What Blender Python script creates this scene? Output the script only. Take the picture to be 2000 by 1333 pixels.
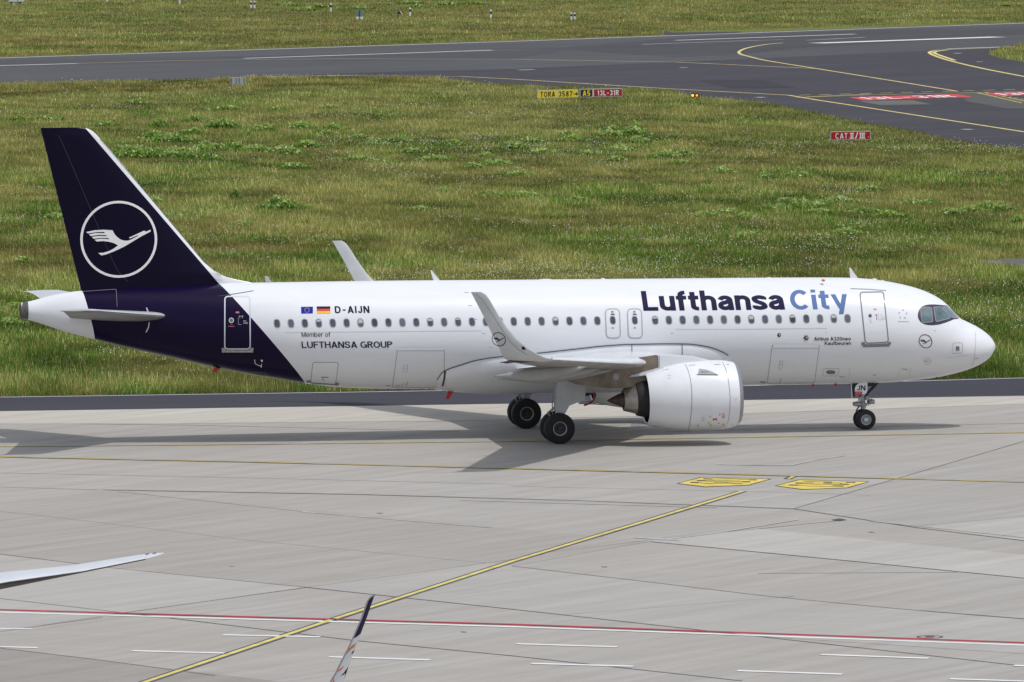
import bpy, bmesh, math, random
import numpy as np
from mathutils import Vector, Matrix
random.seed(7); rng = np.random.default_rng(11)
SC = bpy.context.scene
COL = SC.collection
R_ = math.radians
for _o in list(bpy.data.objects): bpy.data.objects.remove(_o)

# ------------------------------------------------------------------ camera
W_, H_ = 2000.0, 1333.0
FPX, CDIST, CAMH, AZ, PITCH, ROLL, CX = 14497.2, 282.657, 22.417, 0.1626, 0.0664, -0.0056, -1.0873
_p = np.array
CD = _p([math.sin(AZ)*math.cos(PITCH), math.cos(AZ)*math.cos(PITCH), -math.sin(PITCH)])
_r = _p([math.cos(AZ), -math.sin(AZ), 0.0]); _u = np.cross(_r, CD)
CR = _r*math.cos(ROLL) + _u*math.sin(ROLL); CU = -_r*math.sin(ROLL) + _u*math.cos(ROLL)
CC = _p([CX - math.sin(AZ)*CDIST, -math.cos(AZ)*CDIST, CAMH])
cam = bpy.data.cameras.new('camera'); co = bpy.data.objects.new('camera', cam); COL.objects.link(co)
cam.sensor_width = 36.0; cam.lens = FPX/W_*36.0; cam.clip_start = 1.0; cam.clip_end = 20000
M = Matrix(((CR[0], CU[0], -CD[0], CC[0]), (CR[1], CU[1], -CD[1], CC[1]), (CR[2], CU[2], -CD[2], CC[2]), (0, 0, 0, 1)))
co.matrix_world = M; SC.camera = co

# ------------------------------------------------------------------ sky and sun
SUN = Vector((0.38, -0.30, 1.0)).normalized()
w = bpy.data.worlds.new('World'); SC.world = w; w.use_nodes = True
nt = w.node_tree; bg = nt.nodes['Background']; sky = nt.nodes.new('ShaderNodeTexSky')
sky.sky_type = 'NISHITA'; sky.sun_disc = False
sky.sun_elevation = math.asin(SUN.z); sky.sun_rotation = math.atan2(SUN.x, SUN.y)
sky.air_density = 1.0; sky.dust_density = 2.5; sky.ozone_density = 1.0
hz_ = nt.nodes.new('ShaderNodeMix'); hz_.data_type = 'RGBA'; hz_.inputs[0].default_value = .55; hz_.inputs[7].default_value = (4.6, 4.7, 4.85, 1)   # bright broken cloud veils the blue
nt.links.new(sky.outputs[0], hz_.inputs[6]); nt.links.new(hz_.outputs[2], bg.inputs[0]); bg.inputs[1].default_value = 0.15
sl = bpy.data.lights.new('sun', 'SUN'); sl.energy = 2.3; sl.angle = R_(0.6); sl.color = (1.0, 0.98, 0.945)
so = bpy.data.objects.new('sun', sl); COL.objects.link(so); so.rotation_euler = SUN.to_track_quat('Z', 'Y').to_euler()
SC.view_settings.view_transform = 'Standard'; SC.view_settings.look = 'None'
SC.view_settings.exposure = 0.0; SC.view_settings.gamma = 1.0
SC.cycles.max_bounces = 6

# ------------------------------------------------------------------ measuring helpers
def rays(px):
    px = np.atleast_2d(np.asarray(px, float))
    return CD*FPX + CR*(px[:, :1]-W_/2) - CU*(px[:, 1:2]-H_/2)
def G(px, z=0.0):                       # photo measurements -> points on the ground
    v = rays(px); t = (z-CC[2])/v[:, 2:3]; return CC + t*v
def onY(px, Y):                         # -> points of the upright plane y = Y
    v = rays(px); t = (np.asarray(Y, float).reshape(-1, 1)-CC[1])/v[:, 1:2]; return CC + t*v
def atD(px, D):
    v = rays(px)/FPX; return CC + np.asarray(D, float).reshape(-1, 1)*v
def g2(x, y, z=0.0): return G([(x, y)], z)[0]

def pchip(xs, ys, x):
    xs = np.asarray(xs, float); ys = np.asarray(ys, float); x = np.asarray(x, float)
    h = np.diff(xs); d = np.diff(ys)/h; m = np.zeros_like(ys)
    m[0], m[-1] = d[0], d[-1]
    for i in range(1, len(xs)-1):
        if d[i-1]*d[i] > 0:
            a, b = 2*h[i]+h[i-1], h[i]+2*h[i-1]; m[i] = (a+b)/(a/d[i-1]+b/d[i])
    i = np.clip(np.searchsorted(xs, x)-1, 0, len(xs)-2)
    t = np.clip((x-xs[i])/h[i], 0, 1)
    return (2*t**3-3*t**2+1)*ys[i] + (t**3-2*t**2+t)*h[i]*m[i] + (-2*t**3+3*t**2)*ys[i+1] + (t**3-t**2)*h[i]*m[i+1]

# ------------------------------------------------------------------ materials
MATS = {}
def mat(name, color, rough=0.6, metal=0.0, coat=0.0, var=0.0, vscale=1.0, bump=0.0, bscale=20.0, emit=None, estr=0, spec=None):
    if name in MATS: return MATS[name]
    m = bpy.data.materials.new(name); m.use_nodes = True; n = m.node_tree; b = n.nodes['Principled BSDF']
    b.inputs['Base Color'].default_value = (*color, 1); b.inputs['Roughness'].default_value = rough
    b.inputs['Metallic'].default_value = metal; b.inputs['Coat Weight'].default_value = coat; b.inputs['Coat Roughness'].default_value = 0.08
    if spec is not None: b.inputs['Specular IOR Level'].default_value = spec
    tc = n.nodes.new('ShaderNodeTexCoord')
    if var:
        no = n.nodes.new('ShaderNodeTexNoise'); no.inputs['Scale'].default_value = vscale; no.inputs['Detail'].default_value = 6
        n.links.new(tc.outputs['Object'], no.inputs[0])
        mr = n.nodes.new('ShaderNodeMapRange'); mr.inputs[3].default_value = 1-var; mr.inputs[4].default_value = 1+var
        mr.inputs[1].default_value = 0.3; mr.inputs[2].default_value = 0.7
        n.links.new(no.outputs[0], mr.inputs[0])
        mx = n.nodes.new('ShaderNodeVectorMath'); mx.operation = 'SCALE'; mx.inputs[0].default_value = color
        n.links.new(mr.outputs[0], mx.inputs['Scale']); n.links.new(mx.outputs[0], b.inputs['Base Color'])
    if bump:
        nb = n.nodes.new('ShaderNodeTexNoise'); nb.inputs['Scale'].default_value = bscale; nb.inputs['Detail'].default_value = 4
        n.links.new(tc.outputs['Object'], nb.inputs[0])
        bp = n.nodes.new('ShaderNodeBump'); bp.inputs['Strength'].default_value = bump; bp.inputs['Distance'].default_value = 0.02
        n.links.new(nb.outputs[0], bp.inputs['Height']); n.links.new(bp.outputs[0], b.inputs['Normal'])
    if emit: b.inputs['Emission Color'].default_value = (*emit, 1); b.inputs['Emission Strength'].default_value = estr
    MATS[name] = m; return m

class NT:                                # tiny node helper
    def __init__(s, name, rough=0.8):
        s.m = bpy.data.materials.new(name); s.m.use_nodes = True; s.n = s.m.node_tree; s.b = s.n.nodes['Principled BSDF']
        s.b.inputs['Roughness'].default_value = rough; s.tc = s.n.nodes.new('ShaderNodeTexCoord'); MATS[name] = s.m
    def map(s, rot=0, sc=(1, 1, 1), src='Object'):
        k = s.n.nodes.new('ShaderNodeMapping'); k.vector_type = 'TEXTURE'; k.inputs['Rotation'].default_value = (0, 0, -rot); k.inputs['Scale'].default_value = tuple(1/q for q in sc)
        s.n.links.new(s.tc.outputs[src], k.inputs[0]); return k.outputs[0]
    def noise(s, vec, scale, detail=5, rough=0.6, dist=0):
        k = s.n.nodes.new('ShaderNodeTexNoise'); k.inputs['Scale'].default_value = scale; k.inputs['Detail'].default_value = detail
        k.inputs['Roughness'].default_value = rough; k.inputs['Distortion'].default_value = dist; s.n.links.new(vec, k.inputs[0]); return k.outputs[0]
    def rng(s, v, a, b, c, d):
        k = s.n.nodes.new('ShaderNodeMapRange')
        for i, q in enumerate((a, b, c, d)): k.inputs[i+1].default_value = q
        s.n.links.new(v, k.inputs[0]); return k.outputs[0]
    def mix(s, f, a, b, mode='MIX'):
        k = s.n.nodes.new('ShaderNodeMix'); k.data_type = 'RGBA'; k.blend_type = mode
        for sock, v in ((0, f), (6, a), (7, b)):
            if isinstance(v, (int, float)): k.inputs[sock].default_value = v
            elif isinstance(v, tuple): k.inputs[sock].default_value = (*v, 1)
            else: s.n.links.new(v, k.inputs[sock])
        return k.outputs[2]
    def math(s, op, a, b=0.0, c=0.0):
        k = s.n.nodes.new('ShaderNodeMath'); k.operation = op
        for i, v in enumerate((a, b, c)):
            if isinstance(v, (int, float)): k.inputs[i].default_value = v
            else: s.n.links.new(v, k.inputs[i])
        return k.outputs[0]
    def color(s, c): s.n.links.new(c, s.b.inputs['Base Color'])
    def bump(s, h, st=0.3, dist=0.02):
        k = s.n.nodes.new('ShaderNodeBump'); k.inputs['Strength'].default_value = st; k.inputs['Distance'].default_value = dist
        s.n.links.new(h, k.inputs['Height']); s.n.links.new(k.outputs[0], s.b.inputs['Normal'])

# ------------------------------------------------------------------ object helpers
def tag(o, label=None, cat=None, group=None, kind=None):
    if label: o['label'] = label
    if cat: o['category'] = cat
    if group: o['group'] = group
    if kind: o['kind'] = kind
    return o
def thing(name, label, cat, loc=(0, 0, 0), group=None):
    o = bpy.data.objects.new(name, None); COL.objects.link(o); o.location = loc; o.empty_display_size = 0.5
    return tag(o, label, cat, group)
def mesh_obj(name, verts, faces, material, parent=None, smooth=False):
    me = bpy.data.meshes.new(name); me.from_pydata([tuple(map(float, v)) for v in verts], [], [tuple(f) for f in faces]); me.update()
    for q in (material if isinstance(material, (list, tuple)) else [material]): me.materials.append(q)
    if smooth: me.polygons.foreach_set('use_smooth', [True]*len(me.polygons))
    o = bpy.data.objects.new(name, me); COL.objects.link(o)
    if parent is not None: o.parent = parent
    return o
def copy_tree(o, parent=None):
    c = o.copy(); COL.objects.link(c); c.parent = parent
    for ch in [x for x in bpy.data.objects if x.parent == o]: copy_tree(ch, c)
    return c

class MB:                                # 3-D shape collector
    def __init__(s): s.v = []; s.f = []
    def add(s, v, f):
        k = len(s.v); s.v += [tuple(map(float, q)) for q in v]; s.f += [tuple(i+k for i in q) for q in f]; return s
    def box(s, c, d, rot=None):
        V = []
        for x in (-1, 1):
            for y in (-1, 1):
                for z in (-1, 1):
                    q = Vector((x*d[0]/2, y*d[1]/2, z*d[2]/2))
                    if rot is not None: q = rot @ q
                    V.append((q.x+c[0], q.y+c[1], q.z+c[2]))
        return s.add(V, [(0, 1, 3, 2), (4, 6, 7, 5), (0, 4, 5, 1), (2, 3, 7, 6), (0, 2, 6, 4), (1, 5, 7, 3)])
    def tube(s, pts, r, n=12, cap=True):
        pts = [Vector(p) for p in pts]; rs = r if isinstance(r, (list, tuple)) else [r]*len(pts)
        rings = []; up = None
        for i, p in enumerate(pts):
            t = (pts[min(i+1, len(pts)-1)]-pts[max(i-1, 0)]).normalized()
            a = t.orthogonal().normalized() if up is None else (up - t*up.dot(t)).normalized()
            up = a; b = t.cross(a)
            rings.append([tuple(p + (a*math.cos(2*math.pi*k/n)+b*math.sin(2*math.pi*k/n))*rs[i]) for k in range(n)])
        V = [q for rg in rings for q in rg]; F = []
        for i in range(len(pts)-1):
            for k in range(n): F.append((i*n+k, i*n+(k+1) % n, (i+1)*n+(k+1) % n, (i+1)*n+k))
        if cap: F.append(tuple(range(n))[::-1]); F.append(tuple((len(pts)-1)*n+k for k in range(n)))
        return s.add(V, F)
    def lathe(s, prof, o, axis, n=48, closed=False):     # prof: (along, radius)
        ax = Vector(axis).normalized(); a = ax.orthogonal().normalized(); b = ax.cross(a); o = Vector(o); V = []; F = []
        for (t, r) in prof:
            for k in range(n):
                V.append(tuple(o+ax*t+(a*math.cos(2*math.pi*k/n)+b*math.sin(2*math.pi*k/n))*r))
        m = len(prof)
        for i in range(m if closed else m-1):
            j = (i+1) % m
            for k in range(n): F.append((i*n+k, i*n+(k+1) % n, j*n+(k+1) % n, j*n+k))
        return s.add(V, F)
    def prism(s, poly, d):               # closed polygon in 3-D, pushed along d
        n = len(poly); P = [Vector(p) for p in poly]; d = Vector(d)
        return s.add([tuple(p) for p in P]+[tuple(p+d) for p in P],
                     [tuple(range(n))[::-1], tuple(range(n, 2*n))]+[(i, (i+1) % n, n+(i+1) % n, n+i) for i in range(n)])
    def build(s, name, m, parent=None, smooth=False, bev=0.0, auto=None):
        o = mesh_obj(name, s.v, s.f, m, parent, smooth)
        bm = bmesh.new(); bm.from_mesh(o.data)
        bmesh.ops.recalc_face_normals(bm, faces=bm.faces[:])
        if bev: bmesh.ops.bevel(bm, geom=[e for e in bm.edges if len(e.link_faces) == 2 and e.calc_face_angle(0) > 0.5], offset=bev, segments=2, affect='EDGES')
        if auto is not None:
            for e in bm.edges:
                if len(e.link_faces) == 2 and e.calc_face_angle(0) > auto: e.smooth = False
            for f in bm.faces: f.smooth = True
        bm.to_mesh(o.data); bm.free(); return o

# ------------------------------------------------------------------ flat marks: 2-D polygons / ribbons laid on a surface
def ribbon2(pts, wd, closed=False):
    P = [Vector((float(a), float(b))) for a, b in pts]; n = len(P); L = []; Rr = []
    for i in range(n):
        if closed: a, b = P[i-1], P[(i+1) % n]
        else: a, b = P[max(i-1, 0)], P[min(i+1, n-1)]
        d1 = (P[i]-a); d2 = (b-P[i])
        if d1.length < 1e-9: d1 = d2
        if d2.length < 1e-9: d2 = d1
        d1.normalize(); d2.normalize(); t = d1+d2
        t = t.normalized() if t.length > 1e-6 else d1
        nn = Vector((-t.y, t.x)); c = max(0.35, nn.dot(Vector((-d1.y, d1.x))))
        hw = (wd[i] if isinstance(wd, (list, tuple)) else wd)/2/c
        L.append(P[i]+nn*hw); Rr.append(P[i]-nn*hw)
    q = []
    for i in range(n if closed else n-1):
        j = (i+1) % n; q.append([L[i], L[j], Rr[j], Rr[i]])
    return q
class Flat:
    def __init__(s): s.polys = []; s.lift = []
    def poly(s, p, lift=0.0): s.polys.append([(float(a), float(b)) for a, b in p]); s.lift.append(lift); return s
    def rib(s, pts, wd, closed=False, lift=0.0):
        for q in ribbon2(pts, wd, closed): s.poly([tuple(v) for v in q], lift)
        return s
    def rect(s, x0, y0, x1, y1): return s.poly([(x0, y0), (x1, y0), (x1, y1), (x0, y1)])
    def build(s, name, material, fn, parent=None, step=None, smooth=False):
        bm = bmesh.new(); lay = bm.verts.layers.float.new('lift')
        for p, l in zip(s.polys, s.lift):
            vs = [bm.verts.new((a, b, 0)) for a, b in p]
            for v in vs: v[lay] = l
            try: bm.faces.new(vs)
            except Exception: pass
        bm.normal_update(); bmesh.ops.triangulate(bm, faces=[f for f in bm.faces if len(f.verts) > 4])
        if step:
            for ax in (0, 1):
                if not step[ax]: continue
                cs = [v.co[ax] for v in bm.verts]; lo, hi = min(cs), max(cs)
                k = math.floor(lo/step[ax])+1
                while k*step[ax] < hi:
                    pc = [0, 0, 0]; pc[ax] = k*step[ax]; nn = [0, 0, 0]; nn[ax] = 1
                    bmesh.ops.bisect_plane(bm, geom=bm.verts[:]+bm.edges[:]+bm.faces[:], dist=1e-5, plane_co=pc, plane_no=nn); k += 1
        P = np.array([(v.co.x, v.co.y) for v in bm.verts]).reshape(-1, 2); Lf = np.array([v[lay] for v in bm.verts])
        Q = fn(P, Lf)
        for v, q in zip(bm.verts, Q): v.co = q
        # every face looks towards the photographer's side / upwards
        bm.normal_update()
        for f in bm.faces:
            c = f.calc_center_median()
            if f.normal.dot(Vector(CC)-c) < 0: f.normal_flip()
            f.smooth = smooth
        me = bpy.data.meshes.new(name); bm.to_mesh(me); bm.free(); me.materials.append(material)
        o = bpy.data.objects.new(name, me); COL.objects.link(o)
        if parent is not None: o.parent = parent
        return o
def onG(z):                              # photo marks -> ground
    return lambda P, L: G(P, z) + np.stack([0*L, 0*L, L], 1)
def onM(z):                              # metres -> ground
    return lambda P, L: np.stack([P[:, 0], P[:, 1], z+L], 1)

# ------------------------------------------------------------------ stroke lettering
def arc(cx, cy, rx, ry, a0, a1, n=12):
    return [(cx+rx*math.cos(R_(a0+(a1-a0)*k/n)), cy+ry*math.sin(R_(a0+(a1-a0)*k/n))) for k in range(n+1)]
XH = 0.74
def smooth(pts, n=6):
    P = [Vector(p) for p in pts]; out = []
    for i in range(len(P)-1):
        p0, p1, p2, p3 = P[max(i-1, 0)], P[i], P[i+1], P[min(i+2, len(P)-1)]
        for k in range(n):
            t = k/n; q = .5*((2*p1)+(p2-p0)*t+(2*p0-5*p1+4*p2-p3)*t*t+(3*p1-p0-3*p2+p3)*t**3); out.append((q.x, q.y))
    return out+[tuple(P[-1])]

def glyph(c, w):
    h = w/2; x = XH
    if c == ' ': return .30, []
    if c == 'L': return .56, [[(h, 1), (h, h), (.54, h)]]
    if c == 'D': return .70, [[(h, h), (h, 1-h), (.30, 1-h)]+arc(.34, .5, .34-h, .5-h, 90, -90)+[(h, h)]]
    if c == 'A': k = 1.12*w; return .72, [('P', [(0, 0), (k, 0), (.36+k*.5, 1), (.36-k*.5, 1)]), ('P', [(.72-k, 0), (.72, 0), (.36+k*.5, 1), (.36-k*.5, 1)]), [(.17, .20+h), (.55, .20+h)]]
    if c == 'I': return w+.02, [[(h, 0), (h, 1)]]
    if c == '|': return .24, [[(.12, 0), (.12, 1)]]
    if c in '"#':
        n_ = 2 if c == '"' else 3; W = .10+.26*n_; return W, [[(0, 1-h*.8), (W, 1-h*.8)], [(0, h*.8), (W, h*.8)]]+[[(.18+.26*q, w*.8), (.18+.26*q, 1-w*.8)] for q in range(n_)]
    if c == 'J': return .48, [[(.48-h, 1), (.48-h, .24)]+arc(.24, .24, .24-h, .24-h, 0, -180)+[(h, .28)]]
    if c == 'N': return .68, [[(h, 0), (h, 1)], ('P', [(0, 1), (1.2*w, 1), (.68, 0), (.68-1.2*w, 0)]), [(.68-h, 0), (.68-h, 1)]]
    if c == 'U': return .66, [[(h, 1), (h, .33)]+arc(.33, .33, .33-h, .33-h, 180, 360)+[(.66-h, 1)]]
    if c == 'F': return .56, [[(h, 0), (h, 1-h), (.56, 1-h)], [(h, .50), (.50, .50)]]
    if c == 'T': return .60, [[(0, 1-h), (.60, 1-h)], [(.30, 0), (.30, 1-w)]]
    if c == 'H': return .66, [[(h, 0), (h, 1)], [(.66-h, 0), (.66-h, 1)], [(h, .52), (.66-h, .52)]]
    if c == 'G': return .74, [arc(.37, .5, .37-h, .5-h, 48, 350, 18), [(.42, .46), (.74-h*.2, .46)], [(.74-h, .05), (.74-h, .46)]]
    if c == 'C': return .72, [arc(.37, .5, .37-h, .5-h, 45, 315, 18)]
    if c == 'O': return .76, [arc(.38, .5, .38-h, .5-h, 0, 360, 20)]
    if c in 'PRB':
        g = [[(h, 0), (h, 1)], [(h, 1-h), (.36, 1-h)]+arc(.36, .74, .26-h, .26-h, 90, -90, 8)+[(h, .48+h*.0)]]
        if c == 'R': g.append([(.34, .48), (.62-h*.8, 0)])
        return .62, g
    if c == 'K': return .66, [[(h, 0), (h, 1)], [(h, .38), (.60, 1)], [(.24, .55), (.62, 0)]]
    if c == 'M': return .80, [[(h, 0), (h, 1)], [(.80-h, 0), (.80-h, 1)], ('P', [(0, 1), (1.2*w, 1), (.40+w*.5, 0), (.40-w*.5, 0)]), ('P', [(.80, 1), (.80-1.2*w, 1), (.40-w*.5, 0), (.40+w*.5, 0)])]
    if c == '-': return .46, [[(.06, .44), (.40, .44)]]
    if c == '/': return .40, [[(.03, -.05), (.37, 1.05)]]
    if c == '0': return .60, [arc(.30, .5, .30-h, .5-h, 0, 360, 20)]
    if c == '1': return .34, [[(.24, 0), (.24, 1)], ('P', [(.24, 1), (.24, 1-w*1.1), (.03, .78-w*.8), (.03, .78+w*.1)])]
    if c == '2': return .58, [arc(.29, .72, .28-h, .28-h, 170, -30, 10)+[(h, h), (.58, h)]]
    if c == '3': return .58, [arc(.28, .74, .27-h, .26-h, 160, -80, 10), arc(.28, .27, .29-h, .27-h, 80, -160, 10)]
    if c == '5': return .58, [[(.52, 1-h), (.12, 1-h), (.08, .55)]+arc(.28, .32, .29-h, .32-h, 130, -155, 12)]
    if c == '7': return .54, [[(0, 1-h), (.50, 1-h), (.16, 0)]]
    if c == '8': return .60, [arc(.30, .75, .27-h, .25-h, 0, 360, 14), arc(.30, .27, .30-h, .27-h, 0, 360, 14)]
    if c == '>': return 1.0, [[(.08, .45), (.90, .45)], [(.62, .72), (.92, .45), (.62, .18)]]
    if c == 'u': return .56, [[(h, x), (h, .27)]+arc(.28, .27, .28-h, .27-h, 180, 360, 10), [(.56-h, x), (.56-h, 0)]]
    if c in 'nh':
        return .56, [[(h, 0), (h, x if c == 'n' else 1)], arc(.28, x-.27, .28-h, .27-h, 180, 0, 10)+[(.56-h, 0)]]
    if c == 'm':
        return .86, [[(h, 0), (h, x)], arc(.24, x-.25, .24-h, .25-h, 180, 0, 8)+[(.48-h, 0)], arc(.62, x-.25, .24-h*1.0, .25-h, 180, 0, 8)+[(.86-h, 0)]]
    if c == 'r': return .38, [[(h, 0), (h, x)], arc(.32, x-.27, .32-h, .27-h, 180, 80, 7)]
    if c == 'f': return .38, [[(.16, 0), (.16, .80)]+arc(.16+.16, .80, .16, .20-h, 180, 85, 7), [(0, x-h), (.37, x-h)]]
    if c == 't': return .38, [[(.16, .93), (.16, .2)]+arc(.16+.16, .2, .16, .2-h, 180, 278, 7), [(0, x-h), (.37, x-h)]]
    if c == 'i': return w+.02, [[(h, 0), (h, x)], [(h, .86), (h, 1)]]
    if c == 'b': return .58, [[(h, 0), (h, 1)], arc(.30, x/2, .28-h, x/2-h, 0, 360, 16)]
    if c == 'o': return .60, [arc(.30, x/2, .30-h, x/2-h, 0, 360, 16)]
    if c == 'e': return .58, [[(h, x/2-h*.2), (.58-h, x/2-h*.2)]+arc(.29, x/2, .29-h, x/2-h, 0, 315, 16)]
    if c == 'a':
        W = .56
        return W, [arc(W/2-.01, x-.25, W/2-h-.01, .25-h, 168, 0, 10)+[(W-h, 0)],
                   [(W-h-.02, .46-h*.2), (.34, .46-h*.4)]+arc(.24, .235, .24-h, .225-h*.9, 88, 272, 10)+[(.36, h*1.25), (W-h-.01, .24)]]
    if c in 'sS':
        W, x = (.54, x) if c == 's' else (.64, 1.0); m = x/2
        return W, [smooth([(W-h*1.1, x-.29*x), (W*.80, x-h-.05), (W*.5, x-h), (W*.20, x-h-.05), (h+.005, x-.28*x), (W*.27, m+.075), (W*.5, m+.005), (W*.73, m-.07), (W-h-.005, .275*x), (W*.80, h+.05), (W*.5, h), (W*.20, h+.05), (h*1.1, .30*x)], 4)]
    if c == 'y': k = 1.02*w; return .60, [('P', [(0, x), (k, x), (.31+k*.42, .02), (.31-k*.42, .02)]), ('P', [(.60-k, x), (.60, x), (.20+k, -.27), (.20, -.27)])]
    return .5, []
def text2(s, w, gap=.10):
    x = 0; out = []
    for c in s:
        a, g = glyph(c, w); k = 0
        for pl in g:
            if pl[0] == 'P': out.append(([(px+x, py) for px, py in pl[1]], 0, k))
            else: out.append(([(px+x, py) for px, py in pl], w, k))
            k += 1
        x += a+(gap if c != ' ' else 0)
    return out, x-gap
def text_flat(fl, s, w, O, U, V, gap=.10, dz=.0006, slant=0):  # O baseline start, U whole advance, V cap height (2-D vectors)
    st, tw = text2(s, w, gap)
    for pl, ww, k in st:
        for q in (ribbon2(pl, ww) if ww else [[Vector(t) for t in pl]]):
            fl.poly([(O[0]+U[0]*a.x/tw+V[0]*a.y, O[1]+U[1]*a.x/tw+V[1]*a.y) for a in q], lift=k*dz)
    return fl
CRANE = [(210,545),(330,520),(460,512),(592,520),(620,575),(660,620),(710,655),(760,670),(815,670),(870,650),(965,600),(957,592),(845,638),(828,627),(1048,525),(1075,540),(1140,512),(1142,537),(1000,612),(900,672),(780,745),(690,790),(600,830),(500,868),(430,884),(385,848),(460,845),(540,820),(600,790),(645,758),(672,737),(610,705),(545,687),(460,675),(362,682),(332,655),(430,642),(548,650),(532,633),(440,629),(316,642),(292,615),(400,602),(514,606),(500,590),(400,587),(275,603),(250,577),(350,561),(480,561),(470,543),(360,547),(235,565)]
def roundel(fl, cx, cy, r, ring, sx=1.0, shear=0.0):
    f = lambda a, b: (cx+(a*sx+b*shear)*r, cy+b*r)
    fl.rib([f(math.cos(t), math.sin(t)) for t in np.linspace(0, 2*math.pi, 48, endpoint=False)], ring*r, closed=True)
    fl.poly([f((a-681)/539, (b-650)/539) for a, b in CRANE], lift=.0004)
# ================================================================== AIRLINER (nose towards +X, wheels on z = 0)
XN = 17.79
def _t(X): return np.sqrt(np.maximum(XN-np.asarray(X, float), 0))
_top = [(-19.86, 5.37), (-19.55, 5.42), (-18.6, 5.66), (-17.5, 5.80), (-14.5, 5.93), (-11.1, 6.0), (-7, 6.0), (-1, 5.96), (4.9, 5.92), (10.9, 5.87), (12.1, 5.84), (12.91, 5.78), (13.72, 5.65), (14.38, 5.50), (15.05, 5.28), (15.45, 5.08), (15.71, 4.91), (15.91, 4.73), (16.24, 4.37), (16.44, 4.2), (16.71, 4.07), (17.04, 3.90), (17.31, 3.73), (17.55, 3.53), (17.71, 3.32), (XN, 3.08)]
_bot = [(-19.86, 4.79), (-19.5, 4.70), (-18.23, 4.27), (-17.09, 3.95), (-15.79, 3.6), (-14.15, 3.21), (-12.91, 2.9), (-11.54, 2.6), (-10.17, 2.34), (-9.08, 2.14), (-7.98, 2.0), (-6.88, 1.92), (-5.77, 1.88), (0, 1.84), (7.84, 1.77), (11.65, 1.76), (13.66, 1.79), (14.33, 1.84), (15.33, 1.93), (15.99, 2.05), (16.66, 2.22), (17.16, 2.42), (17.5, 2.64), (17.69, 2.88), (XN, 3.08)]
_wid = [(0, 0), (.1, .40), (.3, .70), (.7, 1.02), (1.2, 1.30), (2, 1.58), (3, 1.80), (4, 1.92), (5, 1.965), (6, 1.975), (24, 1.975), (27, 1.86), (30, 1.50), (33, 1.03), (35, .70), (36.5, .44), (37.65, .29)]
_tt, _tz = _t([a for a, b in _top])[::-1], [b for a, b in _top][::-1]
_bt, _bz = _t([a for a, b in _bot])[::-1], [b for a, b in _bot][::-1]
_wt, _ww = [math.sqrt(a) for a, b in _wid], [b for a, b in _wid]
def ztop(X): return pchip(_tt, _tz, _t(X))
def zbot(X): return pchip(_bt, _bz, _t(X))
def wid(X): return pchip(_wt, _ww, _t(X))
def fusF(P):
    X = P[:, 0]; a, b, w = ztop(X), zbot(X), np.maximum(wid(X), 1e-3)
    return (P[:, 1]/w)**2 + ((P[:, 2]-(a+b)/2)/np.maximum((a-b)/2, 1e-3))**2 - 1 + 50*np.maximum(X-XN, 0)
def fusN(P):
    e = 1e-3; g = np.stack([(fusF(P+np.eye(3)[i]*e)-fusF(P-np.eye(3)[i]*e)) for i in range(3)], 1)
    return g/np.linalg.norm(g, axis=1, keepdims=True)
def onFus(off=0.006):
    def fn(px, L):
        v = rays(px); t0 = (-2.3-CC[1])/v[:, 1]; t1 = (1.9-CC[1])/v[:, 1]
        K = 70; best = np.full(len(px), 1e9); bt = t0.copy(); hit = np.zeros(len(px), bool); lo = t0.copy(); hi = t0.copy()
        for k in range(K+1):
            t = t0+(t1-t0)*k/K; F = fusF(CC+t[:, None]*v)
            n = (F < 0) & ~hit; lo[n] = (t0+(t1-t0)*(k-1)/K)[n]; hi[n] = t[n]; hit |= n
            b = F < best; best[b] = F[b]; bt[b] = t[b]
        for _ in range(18):
            m = (lo+hi)/2; ins = fusF(CC+m[:, None]*v) < 0
            hi = np.where(ins, m, hi); lo = np.where(ins, lo, m)
        P = CC + np.where(hit, hi, bt)[:, None]*v
        return P + fusN(P)*(off+L)[:, None]
    return fn
TRUE = bpy.data.objects
# ---- paint
def paint_nodes(name):
    s = NT(name, 0.28); s.b.inputs['Coat Weight'].default_value = 0.25; s.b.inputs['Coat Roughness'].default_value = 0.12; s.b.inputs['Specular IOR Level'].default_value = .2; return s
WHITE = (0.735, 0.75, 0.785); NAVY = (0.0065, 0.0022, 0.025)
def livery(name, f0, f1, r0=None, r1=None, navy=None):
    """navy between two straight slanting edges given by (X, Z) pairs; white elsewhere, faint wear"""
    s = paint_nodes(name); sep = s.n.nodes.new('ShaderNodeSeparateXYZ'); s.n.links.new(s.tc.outputs['Object'], sep.inputs[0])
    def edge(a, b):                     # 1 where X is behind the edge
        k = (b[0]-a[0])/(b[1]-a[1]); e = s.math('MULTIPLY_ADD', sep.outputs[2], -k, k*a[1]-a[0]); e = s.math('ADD', sep.outputs[0], e)
        return s.math('LESS_THAN', e, 0.0)
    m = edge(f0, f1)
    if r0: m = s.math('MULTIPLY', m, s.math('SUBTRACT', 1.0, edge(r0, r1)))
    n1 = s.noise(s.map(sc=(.25, 1, 1.6)), 1.6, 6, .65); wv = s.rng(n1, .3, .75, .95, 1.02)
    k = s.n.nodes.new('ShaderNodeVectorMath'); k.operation = 'SCALE'; k.inputs[0].default_value = WHITE; s.n.links.new(wv, k.inputs['Scale'])
    s.color(s.mix(m, k.outputs[0], navy or NAVY)); s.n.links.new(s.rng(m, 0, 1, .25, .05), s.b.inputs['Coat Weight']); s.n.links.new(s.rng(m, 0, 1, .25, .12), s.b.inputs['Specular IOR Level'])
    n2 = s.noise(s.map(sc=(.6, 1, .6)), 2.0, 2); s.bump(n2, .10, .012); return s.m
_a = onFus(0)(np.array([(434., 560.), (595., 747.)]), np.zeros(2))
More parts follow.
